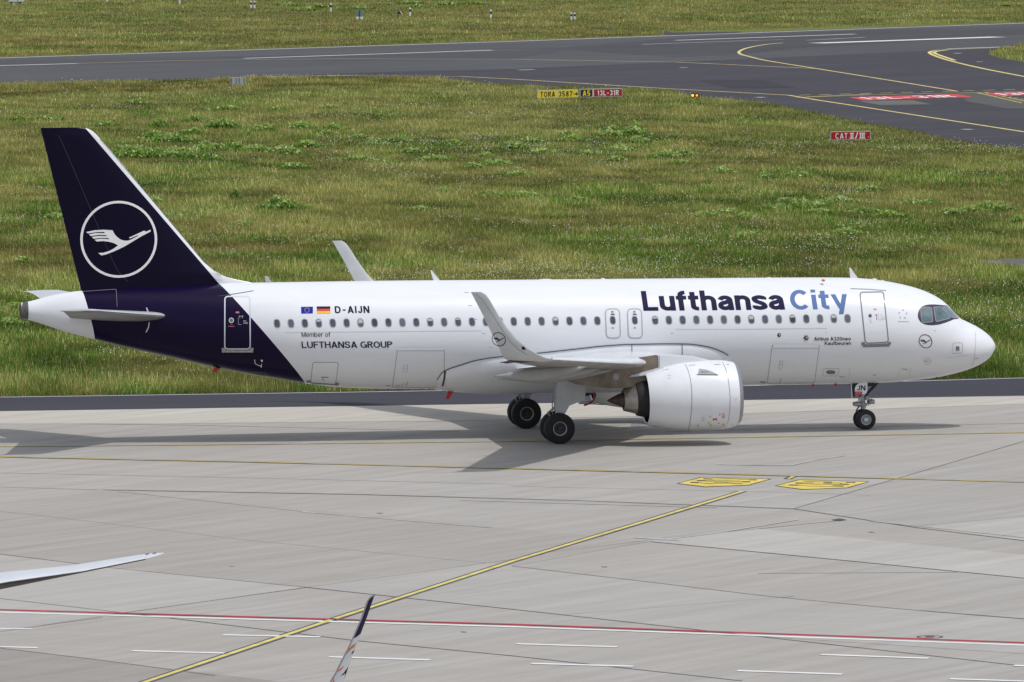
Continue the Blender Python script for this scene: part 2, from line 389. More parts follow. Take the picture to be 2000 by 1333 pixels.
_b = onFus(0)(np.array([(163., 574.), (185., 661.)]), np.zeros(2))
M_FUS = livery('fuselage_paint', (_a[0][0], _a[0][2]), (_a[1][0], _a[1][2]), (_b[0][0], _b[0][2]), (_b[1][0], _b[1][2]))
_a = onY([(200., 289.6), (432., 560.)], 0)
M_FIN = livery('fin_paint', (_a[0][0], _a[0][2]), (_a[1][0], _a[1][2]), navy=(.0030, .0010, .0150))  # fuselage navy, darkened here: its lesser sky sheen is put into the colour
M_WHITE = mat('white_paint', WHITE, .3, coat=.4, var=.05, vscale=1.2)
M_FAIR = mat('fairing_grey', (.30, .30, .30), .45, var=.12, vscale=1.5)
M_SHARK = mat('sharklet_grey', (.50, .515, .53), .38, coat=.3, var=.08, vscale=1.5)
M_GREYP = mat('grey_paint', (.52, .54, .56), .38, coat=.3, var=.10, vscale=1.3)
M_UNDER = mat('underside_grey', (.40, .41, .41), .45, var=.18, vscale=1.6)
M_BROWN = mat('stained_metal', (.20, .165, .13), .5, metal=.3, var=.35, vscale=2.5)
M_LIP = mat('bare_aluminium', (.36, .37, .39), .42, metal=.8, var=.06, vscale=3)
M_TITAN = mat('heat_tinted_steel', (.33, .31, .285), .34, metal=.8, var=.18, vscale=6)
M_CONE = mat('dark_exhaust_metal', (.085, .062, .05), .45, metal=.6, var=.3, vscale=5)
M_BLACK = mat('near_black', (.008, .008, .011), .6)  # flat near-black for duct insides, core cowl, outlet throat and gear bay
M_TYRE = mat('tyre_rubber', (.012, .012, .014), .75, var=.3, vscale=5, bump=.1, bscale=30)
M_RIM = mat('wheel_rim', (.05, .048, .048), .5, metal=.3, var=.3, vscale=14)
M_RING = mat('rim_ring', (.42, .42, .42), .45)
M_GEAR = mat('gear_metal', (.30, .31, .32), .42, metal=.4, var=.3, vscale=9)
M_GEARD = mat('gear_dark', (.035, .035, .04), .5, var=.4, vscale=12)
M_RED = mat('signal_red', (.42, .012, .012), .45)
M_GLASS = mat('cabin_glass', (.060, .068, .090), .12, coat=.5, var=.5, vscale=1.9)
M_SHADE = mat('window_with_blind', (.10, .115, .145), .2, coat=.5, var=.2, vscale=2)
M_COCK = mat('cockpit_glass', (.075, .13, .155), .08, coat=1.0, var=.5, vscale=3.2)
M_RIMW = mat('window_rim', (.36, .37, .39), .4)
M_LINE = mat('panel_gap', (.20, .205, .215), .6)
M_LINEL = mat('panel_gap_faint', (.46, .465, .48), .6)
M_LINED = mat('panel_gap_dark', (.035, .033, .04), .6)
M_DGREY = mat('door_outline', (.20, .21, .23), .5, spec=.2)
M_LGREY = mat('light_outline', (.55, .60, .62), .45)
M_INK = mat('ink_navy', (.010, .008, .045), .6, spec=.12)
M_CITY = mat('ink_light_blue', (.105, .18, .38), .6, spec=.12)
M_BLK = mat('ink_black', (.012, .012, .018), .6, spec=.12)
M_SILL = mat('worn_sill_metal', (.34, .33, .31), .5, metal=.2, var=.3, vscale=14)
M_EUB = mat('flag_blue', (.012, .022, .30), .6, spec=.12); M_GOLD = mat('flag_gold', (.80, .50, .02), .45)
M_FRED = mat('flag_red', (.60, .012, .015), .45); M_WMARK = mat('mark_white', (.80, .80, .80), .6, spec=.12)
M_GMARK = mat('mark_grey', (.36, .37, .38), .6, spec=.12)

AIR = thing('airliner', 'white twin-engine airliner with dark blue tail and crane roundel, taxiing across the apron', 'airplane')
# ---- fuselage
ts = np.unique(np.concatenate([np.linspace(0, 2.2, 46), np.linspace(2.2, 4.6, 46), np.linspace(4.6, math.sqrt(XN+19.86), 62)]))
th = np.linspace(0, 2*math.pi, 112, endpoint=False)
V = []; F = []
for t in ts:
    X = XN-t*t; a, b, ww = float(ztop(X)), float(zbot(X)), float(wid(X))
    for q in th: V.append((X, ww*math.cos(q), (a+b)/2+(a-b)/2*math.sin(q)))
n = len(th)
for i in range(len(ts)-1):
    for k in range(n): F.append((i*n+k, i*n+(k+1) % n, (i+1)*n+(k+1) % n, (i+1)*n+k))
FUS = mesh_obj('fuselage', V, F, M_FUS, AIR, True)
# ---- tail cone exhaust
mb = MB(); Vx = (-19.86, 0, 5.08)
mb.lathe([(-.0, .285), (.15, .315), (.29, .345)], (-19.90, 0, 5.075), (1, 0, .0), 40)
mb.lathe([(0, .285), (.02, .25), (.2, .24)], (-19.90, 0, 5.075), (1, 0, 0), 40)
mb.build('exhaust_outlet', mat('outlet_metal', (.13, .125, .12), .4, metal=.6, var=.2, vscale=8), AIR, auto=.6)
MB().lathe([(0, .24), (.01, 0)], (-19.8, 0, 5.075), (1, 0, 0), 24).build('outlet_throat', M_BLACK, bpy.data.objects['exhaust_outlet'])

# ---- lifting surfaces
def naca(c, t): return 5*t*(.2969*np.sqrt(c)-.126*c-.3516*c**2+.2843*c**3-.1036*c**4)
def loft(name, secs, m, parent, c0=0.0, c1=1.0, up=None, nc=22, cap=True, camber=0.0):
    """secs: (LE point, TE point, thickness ratio, 'up' vector)"""
    cs = c0+(c1-c0)*(1-np.cos(np.linspace(0, math.pi, nc)))/2 if c0 == 0 else np.linspace(c0, c1, nc)
    V = []; F = []
    for le, te, tr, upv in secs:
        le, te, upv = Vector(le), Vector(te), Vector(upv).normalized(); ch = (te-le).length
        y = naca(cs, tr)*ch; cb = camber*ch*(1-(2*cs-1)**2)
        for c, yy, k in zip(cs, y, cb): V.append(le.lerp(te, float(c))+upv*float(k+yy))
        for c, yy, k in list(zip(cs, y, cb))[::-1]: V.append(le.lerp(te, float(c))+upv*float(k-yy))
    n = 2*nc
    for i in range(len(secs)-1):
        for k in range(n): F.append((i*n+k, i*n+(k+1) % n, (i+1)*n+(k+1) % n, (i+1)*n+k))
    if cap: F += [tuple(range(n))[::-1], tuple((len(secs)-1)*n+k for k in range(n))]
    o = mesh_obj(name, V, F, m, parent)
    bm = bmesh.new(); bm.from_mesh(o.data); bmesh.ops.remove_doubles(bm, verts=bm.verts, dist=1e-4)
    bmesh.ops.recalc_face_normals(bm, faces=bm.faces[:])
    for e in bm.edges:
        if len(e.link_faces) == 2 and e.calc_face_angle(0) > .7: e.smooth = False
    for f in bm.faces: f.smooth = True
    bm.to_mesh(o.data); bm.free(); return o
# fin
_finLE = [(5.9, -10.6), (6.02, -11.17), (6.12, -11.62), (6.25, -12.10), (6.45, -12.45), (6.71, -12.79), (7.28, -13.28), (9.26, -14.91), (11.40, -16.69), (11.65, -16.91), (11.80, -17.06), (11.90, -17.22), (11.955, -17.45), (11.97, -17.7)]
def finLE(z): return pchip([a for a, b in _finLE], [b for a, b in _finLE], z)
def finTE(z): return -17.59-(np.asarray(z, float)-5.88)*(1.47/6.10)
def finY(X, z):
    ch = np.maximum(np.minimum(finLE(z), -12.4-(z-6.71)*.85*0+0*z)-finTE(z), .3); le = finTE(z)+ch
    c = np.clip((le-X)/ch, 0.0, 1)
    return naca(c, .095)*ch*np.clip((11.99-z)/.25, .15, 1)**.5
zs = np.concatenate([np.linspace(5.75, 6.8, 12), np.linspace(7.0, 11.4, 18), np.array([11.6, 11.72, 11.82, 11.9, 11.95, 11.968])])
for nm, ca, cb in (('fin', 0.0, .70), ('rudder', .7005, 1.0)):
    V = []; F = []; nc = 24
    cs = ca+(cb-ca)*(1-np.cos(np.linspace(0, math.pi, nc)))/2 if ca == 0 else np.linspace(ca, cb, nc)
    for z in zs:
        le, te = float(finLE(z)), float(finTE(z)); Xs = le+(te-le)*cs; Y = finY(Xs, np.full(nc, z))
        # thin edge of the dorsal fillet ahead of the fin proper
        Y = np.maximum(Y, .10*np.clip((Xs*0+1), 0, 1)*np.sqrt(np.clip(cs*6, 0, 1))*np.clip((1-cs)*6, .05, 1)*.55)
        V += [(x, -y, z) for x, y in zip(Xs, Y)] + [(x, y, z) for x, y in list(zip(Xs, Y))[::-1]]
    n = 2*nc
    for i in range(len(zs)-1):
        for k in range(n): F.append((i*n+k, i*n+(k+1) % n, (i+1)*n+(k+1) % n, (i+1)*n+k))
    F += [tuple((len(zs)-1)*n+k for k in range(n))]
    o = mesh_obj(nm, V, F, M_FIN, AIR, True)
    bm = bmesh.new(); bm.from_mesh(o.data); bmesh.ops.remove_doubles(bm, verts=bm.verts, dist=1e-4); bmesh.ops.recalc_face_normals(bm, faces=bm.faces[:])
    for e in bm.edges:
        if len(e.link_faces) == 2 and e.calc_face_angle(0) > .7: e.smooth = False
    bm.to_mesh(o.data); bm.free()
FIN = bpy.data.objects['fin']
def onFin(off=.006):
    def fn(px, L):
        Y = np.full(len(px), -.2)
        for _ in range(5):
            P = onY(px, Y); Y = -np.maximum(finY(P[:, 0], P[:, 2]), .05)
        P = onY(px, Y-off-L); return P
    return fn
f = Flat(); roundel(f, 231.9, 467.8, 72.8, .065); f.build('crane_roundel', M_WMARK, onFin(.012), FIN, step=(4, 8))
f = Flat().rib([(195, 272), (296, 390.5), (398, 512), (431, 540)], .9); f.build('leading_edge_seam', M_LINE, onFin(.01), FIN, step=(8, 8))
_zz = np.linspace(6.1, 11.9, 14); _cx = finLE(_zz)+(finTE(_zz)-finLE(_zz))*.70
MB().tube([(x_, -float(finY(np.array([x_]), np.array([z_]))[0])-.004, z_) for x_, z_ in zip(_cx, _zz)], .009, 5).build('rudder_gap', mat('gap_blue_black', (.03, .026, .06), .6), FIN)
# tailplanes
def tailplane(s):
    ang = (0, -s*.115, 1)
    o = loft('tailplane', [((-14.15, s*.5, 4.80), (-18.05, s*.5, 4.80), .10, (0, 0, 1)), ((-17.3, s*5.7, 5.36), (-18.83, s*5.7, 5.36), .10, ang), ((-17.62, s*6.1, 5.42), (-19.02, s*6.1, 5.42), .09, ang), ((-18.05, s*6.25, 5.44), (-19.15, s*6.25, 5.44), .05, ang)], M_SHARK, AIR)
    o.data.materials.append(mat('tailplane_underside_shaded', (.20, .20, .20), .5, var=.15, vscale=2)); o.data.polygons.foreach_set('material_index', [1 if p.normal.z < -.2 else 0 for p in o.data.polygons])  # shade under the tailplane painted in as darker faces
    return o
TP = tailplane(-1); tailplane(1)
MB().tube([(-14.6, -1.25, 4.83), (-17.3, -5.65, 5.30)], .012, 5).build('tailplane_seam', M_LINE, TP); MB().tube([(-16.9, -1.3, 4.86), (-18.45, -5.9, 5.40)], .016, 5).build('elevator_gap', M_LINED, TP)
# the trim scale marks beside the near tailplane root
f = Flat(); k = lambda L: [(a/2.38, 220+b/2.38) for a, b in L]
f.rib(k([(681, 908), (688, 925), (691, 946)]), 2.1).build('trim_scale_mark', M_LGREY, onFus(.012), AIR, step=(4, 4))
Flat().rib(k([(694, 975), (690, 1000), (679, 1022)]), 2.1).build('trim_scale_mark', M_LGREY, onFus(.012), AIR, step=(4, 4))
# ---- wings
def wz(y): return 2.72+(abs(y)-2)*.088+max(0, abs(y)-12)*.004
def wle(y): return 5.0-(abs(y)-2)*.503 if abs(y) > 2.6 else 4.7+.6*(1-abs(y)/2.6)
def wte(y): return -1.2-(max(abs(y), 6.4)-6.4)*.272
def wing(s):
    secs = []
    for y, t in ((.6, .15), (2.0, .145), (4.0, .13), (6.4, .118), (9, .112), (12, .108), (15, .105), (16.6, .10)):
        up = (0, -s*.09, 1); dz = (.03+.10*max(0, 1-y/8))      # washout lifts the leading edge inboard
        secs.append(((wle(y), s*y, wz(y)+dz), (wte(y), s*y, wz(y)-.02), t, up))
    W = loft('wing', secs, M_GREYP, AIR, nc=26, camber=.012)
    W.data.materials.append(mat('wing_underside_shaded', (.34, .335, .325), .5, var=.25, vscale=1.4)); W.data.polygons.foreach_set('material_index', [1 if p.normal.z < -.35 else 0 for p in W.data.polygons])  # same paint as the top; underside shade is put into the colour
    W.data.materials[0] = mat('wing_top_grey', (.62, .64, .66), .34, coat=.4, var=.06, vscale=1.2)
    MB().tube([(wte(16.6)-.02, s*16.62, 4.03), (wte(16.6)+.5, s*16.62, 4.0), (wle(16.6)-.4, s*16.62, 4.02), (wle(16.6)+.01, s*16.62, 4.10)], [.02, .05, .035, .012], 8).build('tip_joint', M_LINED, W)
    # blended upturned tip
    sh = [(16.6, 4.06, wle(16.6), wte(16.6), 0), (16.95, 4.12, -2.62, -4.13, 12), (17.22, 4.28, -2.95, -4.27, 35), (17.40, 4.55, -3.38, -4.42, 58), (17.50, 4.9, -3.80, -4.60, 72), (17.60, 5.3, -4.16, -4.81, 79), (17.70, 5.8, -4.50, -5.06, 82), (17.80, 6.3, -4.80, -5.33, 83), (17.845, 6.5, -4.95, -5.44, 83), (17.86, 6.60, -5.12, -5.50, 83)]
    secs = []
    for y, z, a, b, an in sh:
        secs.append(((a, s*y, z), (b, s*y, z), .10 if y < 17.8 else .08, (0, -s*math.sin(R_(an)), math.cos(R_(an)))))
    S = loft('sharklet', secs, M_SHARK, W, nc=20, camber=.0)
    # flap track fairings
    for y, xt, zt, ln in ((6.9, -2.75, None, 4.4), (10.0, -3.30, None, 3.9), (13.4, -3.95, None, 3.4)):
        z0 = wz(y)-.10; mb = MB(); x0 = xt+ln; pr = []
        N = 16; V = []; F = []
        for i in range(N+1):
            u = i/N; X = x0-ln*u
            r = .20*math.sin(math.pi*min(1, u*1.5+.02)/2)**.8 if u < .6 else .20*max(.06, (1-(u-.6)/.4))**.85
            drop = .10+.18*math.sin(math.pi*min(1, u/.7)/1.0*.5)-.14*max(0, u-.6)/.4*.2
            for k in range(14):
                a = 2*math.pi*k/14; V.append((X, s*y+r*.62*math.cos(a), z0-drop-.05*u+r*1.15*math.sin(a)-.07*u))
        for i in range(N):
            for k in range(14): F.append((i*14+k, i*14+(k+1) % 14, (i+1)*14+(k+1) % 14, (i+1)*14+k))
        F += [tuple(range(14)), tuple(N*14+k for k in range(14))]
        mesh_obj('flap_fairing', V, F, M_FAIR, W, True)
    return W, S
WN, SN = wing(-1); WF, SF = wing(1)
# ---- belly fairing: a bulge over the fuselage skin
_up = onFus(0)(np.array([(853.5, 741.5), (858, 733), (866, 726), (876, 721), (900, 713), (930, 704), (960, 699), (1052, 690), (1130, 681.5), (1180, 676), (1230, 673), (1290, 672), (1340, 672), (1380, 677), (1405, 685), (1427, 698.)]), np.zeros(16))
bx = [(p[0], p[2]) for p in _up]; XA = bx[0][0]; bx += [(bx[-1][0]+.30, 2.55), (bx[-1][0]+.42, 1.98)]; XB = bx[-1][0]
def btop(X): return pchip([a for a, b in bx], [b for a, b in bx], X)
V = []; F = []; NX, NT_ = 90, 48
for i in range(NX+1):
    X = XA+(XB-XA)*i/NX; a, b, ww = float(ztop(X)), float(zbot(X)), float(wid(X)); zc = (a+b)/2; hh = (a-b)/2
    e = min((X-XA)/2.2, (XB-X)/2.0, 1); e = max(e, 0)**.5; zt = float(btop(X))
    sa = math.asin(max(-1, min(1, (zt-zc)/hh)))
    for k in range(NT_+1):
        q = k/NT_                      # 0 = near upper edge, .5 keel, 1 = far upper edge
        ang = sa+(-math.pi-2*sa)*q; d = min(q, 1-q)
        bb = -.02+(.19+.07*math.sin(math.pi*q)**4)*e*min(1, d/.10)**.7
        nx = math.cos(ang)/ww; nz = math.sin(ang)/hh; L = math.hypot(nx, nz)
        V.append((X, -(ww*math.cos(ang)+bb*nx/L), zc+hh*math.sin(ang)+bb*nz/L))
m = NT_+1
for i in range(NX):
    for k in range(NT_): F.append((i*m+k, (i+1)*m+k, (i+1)*m+k+1, i*m+k+1))
BF = mesh_obj('belly_fairing', V, F, M_WHITE, AIR, True)
_pts = [np.array(V[i*m]) for i in range(0, NX+1)]
_nn = fusN(np.array(_pts)); _sp = [tuple(p+n_*.034) for p, n_ in zip(_pts, _nn)]
MB().tube(_sp[0:-4], .018, 6).build('fairing_seam', M_LINED, BF)
for _X, _r, _n in ((1.95+1.2, .013, 8), (5.15, .013, 8), (XA+.30, .035, 13)):
    i_ = int(round((_X-XA)/(XB-XA)*NX)); MB().tube([tuple(np.array(V[i_*m+k])+fusN(np.array([V[i_*m+k]]))[0]*.006) for k in range(0, _n)], _r, 6).build('fairing_joint', M_LINED, BF)
# ---- engines
def engine(s):
    yc = s*5.75; ax = Vector((1, 0, .035)).normalized()
    def at(X): return (X, yc, 1.71+(X-1.55)*.035)
    o = Vector(at(0)); L = lambda pr: [(X-0, r) for X, r in pr]
    N = MB().lathe(L([(3.04, .90), (3.02, .975), (3.15, 1.02), (3.65, 1.15), (4.15, 1.25), (4.75, 1.315), (5.45, 1.325), (5.95, 1.30), (6.2, 1.262), (6.42, 1.20)]), o, ax, 72).build('nacelle', M_WHITE, AIR, auto=.6)
    MB().lathe(L([(6.422, 1.199), (6.50, 1.15), (6.575, 1.08), (6.59, 1.02), (6.56, .96), (6.42, .91), (6.1, .885)]), o, ax, 72).build('intake_lip', M_LIP, N, auto=1.2)
    MB().lathe(L([(6.1, .885), (5.6, .90)]), o, ax, 60).build('intake_duct', M_DGREY, N)
    mb = MB().lathe(L([(5.62, .90), (5.61, 0)]), o, ax, 40)
    for k in range(18):
        a = 2*math.pi*k/18; rot = Matrix.Rotation(a, 3, 'X') @ Matrix.Rotation(.6, 3, 'Z')
        c = o+ax*5.72+Vector((0, math.cos(a)*.58, math.sin(a)*.58)); mb.box(c, (.16, .62, .02), rot)
    mb.lathe(L([(5.75, .28), (6.0, .15), (6.12, .0)]), o, ax, 24).build('fan', M_GEARD, N)
    MB().lathe(L([(3.04, .93), (3.5, .95), (4.2, .97)]), o, ax, 60).build('bypass_duct', M_BLACK, N)
    MB().lathe(L([(4.2, .97), (4.19, 0)]), o, ax, 40).build('duct_wall', M_BLACK, N)
    MB().lathe(L([(4.0, .74), (3.3, .72), (2.9, .69), (2.66, .62), (2.65, .5)]), o, ax, 48).build('core_cowl', M_BLACK, N, auto=.6)
    MB().lathe(L([(2.66, .56), (2.64, .555), (2.45, .50), (2.18, .42), (2.175, .36), (2.5, .36)]), o, ax, 48).build('nozzle_ring', M_TITAN, N, auto=.5)
    MB().lathe(L([(2.5, .33), (2.3, .325), (2.0, .22), (1.75, .11), (1.56, .012)]), o, ax, 40).build('exhaust_cone', M_CONE, N, auto=.8)
    # pointed keel behind the cowl, lower centre
    V = []; F = []
    for i in range(13):
        u = i/12; X = 4.6-u*2.12; wd_ = .34*(1-u)**.55+.015; zt = at(X)[2]-(.90 if X < 3.05 else 1.02+.2*(X-3.05)/1.5)
        zb = at(X)[2]-(1.20-.18*u)
        for q in range(10):
            a = 2*math.pi*q/10; V.append((X, yc+wd_*math.cos(a), (zt+zb)/2+(zt-zb)/2*math.sin(a)))
    for i in range(12):
        for k in range(10): F.append((i*10+k, i*10+(k+1) % 10, (i+1)*10+(k+1) % 10, (i+1)*10+k))
    F += [tuple(range(10)), tuple(120+k for k in range(10))]
    mesh_obj('lower_keel', V, F, M_WHITE, N, True)
    # pylon: white front crest, grey rear, brown lower rear
    P = MB().prism([(5.75, yc-.17, 3.10), (4.9, yc-.17, 3.32), (3.9, yc-.17, 3.42), (3.5, yc-.17, 3.42), (3.5, yc-.17, 2.5), (5.0, yc-.17, 2.5)], (0, .34, 0)).build('pylon', M_WHITE, AIR, bev=.05)
    MB().prism([(3.49, yc-.15, 3.40), (2.6, yc-.15, 3.28), (1.0, yc-.15, 2.95), (-.4, yc-.15, 2.62), (.4, yc-.15, 2.35), (1.6, yc-.15, 2.18), (2.7, yc-.15, 2.20), (3.49, yc-.15, 2.30)], (0, .30, 0)).build('pylon_rear', M_BROWN, P, bev=.03)
    V = [(3.2, yc-.36, 2.66), (2.2, yc-.22, 2.60), (3.2, yc-.30, 2.50), (3.6, yc-.44, 2.80), (2.5, yc-.02, 2.95), (3.5, yc+.1, 3.1)]
    MB().prism([(3.5, yc-.35, 2.70), (2.35, yc-.22, 2.58), (2.45, yc-.22, 2.66), (3.25, yc-.26, 2.86), (3.7, yc-.26, 2.98)], (0, .5, 0)).build('heat_shield_edge', M_GREYP, P, bev=.02)
    return N, at
EN, eat = engine(-1); EF, _ = engine(1)
# strake, seams and stencils on the near cowl
def onNac(off=.006):
    def fn(px, L):
        P = onY(px, np.full(len(px), -7.05)); xs = [3.02, 3.15, 3.65, 4.15, 4.75, 5.45, 5.95, 6.2, 6.42, 6.5]; rs = [.975, 1.02, 1.15, 1.25, 1.315, 1.325, 1.30, 1.262, 1.20, 1.15]
        for _ in range(25):
            r = pchip(xs, rs, P[:, 0]); zc = 1.71+(P[:, 0]-1.55)*.035; dz = P[:, 2]-zc
            Y = -5.75-np.sqrt(np.maximum(r*r-dz*dz, .0004)); P = onY(px, .5*P[:, 1]+.5*Y)
        nrm = np.stack([0*dz, P[:, 1]+5.75, P[:, 2]-zc], 1); nrm /= np.linalg.norm(nrm, axis=1, keepdims=True)
        return P+nrm*(off+L)[:, None]
    return fn
c7 = lambda L: [(1160+a/6.25, 660+b/6.25) for a, b in L]
f = Flat(); f2_ = Flat()
f.rib(c7([(1115, 322), (1150, 400), (1178, 500), (1194, 620), (1198, 740), (1192, 880), (1178, 1000), (1152, 1140)]), .9)
f2_.rib(c7([(1570, 300), (1605, 370), (1635, 480), (1655, 620), (1664, 740), (1658, 880), (1642, 1000), (1610, 1122)]), .9)
f.build('cowl_seam', M_LINE, onNac(.004), EN, step=(6, 6)); f2_.build('cowl_seam', M_LINE, onNac(.004), EN, step=(6, 6))
f = Flat().poly(c7([(1283, 380), (1268, 450), (1520, 454), (1440, 415), (1360, 388)])); o = f.build('strake', M_GMARK, onNac(.012), EN, step=(4, 4))
f = Flat().rib(c7([(1254, 452), (1521, 456)]), 1.0); f.build('strake_root', M_LINED, onNac(.02), o, step=(4, 4))
for w_, x_, l_ in (('NO', 1308, 30), ('STEP', 1348, 52)): f = Flat(); text_flat(f, w_, .16, c7([(x_, 428)])[0], (l_/6.25, 1/6.25), (0, -12/6.25)); f.build('stencil', M_BLK, onNac(.02), EN)
f = Flat(); f.rib(c7([(1537, 925), (1524, 1050)]), 1.3)
f.poly(c7([(1452, 985), (1475, 992), (1500, 978), (1500, 1012), (1475, 1000), (1452, 1010)])); f.rib([(1160+(1579+20*math.cos(t))/6.25, 660+(947+20*math.sin(t))/6.25) for t in np.linspace(0, 6.283, 20, endpoint=False)], .6, closed=True)
f.rib(c7([(1555, 977), (1600, 977)]), .6); f.rib(c7([(1579, 932), (1579, 962)]), .8); f.build('warning_mark', M_FRED, onNac(.012), EN)
f = Flat()
for a, b in ((1270, 1075), (1424, 1070), (1582, 1062)): Flat().poly(c7([(a-16, b-12), (a, b-16), (a+18, b-6), (a+10, b+14), (a-10, b+14)])).build('latch_mark', M_GOLD, onNac(.012), EN)
f = Flat()
for q in ([(1320, 972), (1350, 972)], [(1320, 992), (1350, 992)], [(1312, 1012), (1348, 1012)], [(1382, 1040), (1422, 1030)], [(1682, 1068), (1712, 1066)], [(1408, 962), (1432, 962)], [(1420, 945), (1420, 975)], [(1695, 730), (1706, 730)], [(1735, 730), (1742, 730)], [(1715, 752), (1745, 752)],
          [(1162, 340), (1240, 334)], [(1465, 328), (1545, 326)], [(835, 402), (915, 385)], [(900, 462), (935, 462)], [(905, 495), (935, 495)], [(1535, 436), (1548, 434)], [(1618, 328), (1650, 328)]): f.rib(c7(q), .7)
f.build('small_stencil', M_GMARK, onNac(.012), EN)
# ---- windows
FN = onFus
def oval(cx, cy, rx, ry, n=18, p=2.7, sh=0.0):
    out = []
    for k in range(n):
        a = 2*math.pi*k/n; c, s = math.cos(a), math.sin(a)
        x = rx*abs(c)**(2/p)*(1 if c >= 0 else -1); y = ry*abs(s)**(2/p)*(1 if s >= 0 else -1); out.append((cx+x+y*sh, cy+y))
    return out
wins = [(541.1+27.2*k, 632.4-.236*k) for k in range(24)] + [(1279.6+26.84*k, 625.9-.24*k) for k in range(15)]
dim = {1, 9, 16, 27, 29, 33, 36, 38}
def window(i, x, y):
    fr = Flat().rib(oval(x, y, 5.9, 8.3, sh=.10), 1.5, closed=True).build('window', M_RIMW, FN(.006), FUS, step=(0, 4))
    Flat().poly(oval(x, y, 5.2, 7.6, sh=.10)).build('pane', M_SHADE if i in dim else M_GLASS, FN(.004), fr, step=(0, 2))
for i, (x, y) in enumerate(wins):
    window(i, x, y)
    hb = {3: 3.5, 6: 7, 11: 4, 13: 2, 20: 5, 24: 3, 31: 6, 34: 3.5, 37: 5}.get(i)
    if hb: Flat().poly([(x-4.2, y-6.6), (x+3.2, y-6.9), (x+4.0, y-6.5+hb), (x-4.4, y-6.2+hb)]).build('window_blind', M_LINEL, FN(.0055), FUS, step=(0, 2))
def rrect(pts, r, n=5):
    out = []; m = len(pts)
    for i in range(m):
        p, a, b = Vector(pts[i]), Vector(pts[i-1]), Vector(pts[(i+1) % m]); u, v = (a-p).normalized(), (b-p).normalized()
        s, e = p+u*r, p+v*r
        for k in range(n+1):
            t = k/n; q = (s*(1-t)**2+p*2*t*(1-t)+e*t*t); out.append((q.x, q.y))
    return out
def skin_part(name, pts, r, line, lw, lm, off=.010, m=None, parent=None):
    """a raised skin panel with its outline as child"""
    rr = rrect(pts, r)
    d = Flat().poly(rr).build(name, m or M_FUS, FN(off-.004), parent or FUS, step=(12, 5), smooth=True)
    Flat().rib(rr, lw, closed=True).build(line, lm, FN(off), d, step=(12, 5)); return d
def q1(L): return [(400+a/3.571, 520+b/3.571) for a, b in L]
def q5(L): return [(1440+a/3.5077, 500+b/3.5077) for a, b in L]
# passenger doors
D = skin_part('passenger_door', q5([(840, 251), (1001, 248), (1036, 592), (878, 599)]), 6, 'door_frame', 2.2, M_DGREY)
Flat().poly(oval(1699.4, 617.3, 3.4, 3.6, p=2)).build('porthole', M_GLASS, FN(.012), D)
Flat().rib(q5([(955, 400), (955, 440)]), 1.0).rib(q5([(946, 408), (955, 402)]), .8).build('door_handle', M_BLK, FN(.012), D)
Flat().rib(q5([(933, 366), (954, 366)]), 1.8).rib(q5([(945, 372), (945, 378)]), .7).rib(q5([(900, 440), (922, 440)]), .5).rib(q5([(905, 455), (922, 455)]), .6).rib(q5([(968, 396), (968, 440), (985, 440), (985, 396)]), .4).build('red_stencil', mat('faded_red', (.45, .10, .09), .5), FN(.012), D)
Flat().rib(q5([(990, 420), (1015, 423)]), .6).rib(q5([(990, 432), (1015, 433)]), .6).rib(q5([(990, 438), (1010, 439)]), .4).build('small_stencil', M_LINEL, FN(.012), D)
Flat().poly(q5([(850, 592), (870, 592), (880, 606), (1028, 601), (1036, 590), (1054, 590), (1052, 605), (1038, 622), (866, 627), (850, 610)])).build('door_sill', M_DGREY, FN(.014), D, step=(12, 5))
Flat().rib(q5([(775, 226), (900, 230), (1020, 240)]), 1.0).build('rain_gutter', M_DGREY, FN(.012), FUS, step=(8, 6))
D = skin_part('passenger_door', q1([(140, 213), (315, 213), (317, 578), (139, 578)]), 7, 'door_frame', 2.4, M_LGREY)
Flat().rib(oval(400+185/3.571, 520+379/3.571, 4.2, 4.4, p=2), 1.6, closed=True).build('porthole', M_LGREY, FN(.012), D)
Flat().poly(oval(400+185/3.571, 520+379/3.571, 2.8, 3, p=2)).build('porthole_pane', M_SHADE, FN(.011), D)
Flat().rib(q1([(216, 324), (240, 324)]), 3.2).rib(q1([(163, 421), (207, 421)]), 1.0).rib(q1([(176, 408), (195, 408)]), .5).build('red_stencil', mat('pale_red', (.55, .16, .18), .5), FN(.012), D)
Flat().rib(q1([(234, 360), (234, 408), (256, 408)]), .5).rib(q1([(236, 350), (270, 350)]), .6).rib(q1([(244, 346), (244, 364)]), .8).rib(q1([(262, 346), (262, 364)]), .8).rib(q1([(268, 381), (290, 384)]), .8).rib(q1([(268, 391), (300, 394)]), .8).rib(q1([(268, 399), (300, 402)]), .8).build('small_stencil', M_LINEL, FN(.012), D)
Flat().poly(q1([(118, 570), (137, 570), (147, 586), (310, 586), (322, 570), (340, 570), (337, 602), (120, 602)])).build('door_sill', M_SILL, FN(.014), D, step=(12, 5))
Flat().rib(q1([(90, 212), (130, 207), (240, 190), (340, 173)]), 1.0).build('rain_gutter', M_LINED, FN(.012), FUS, step=(8, 6))
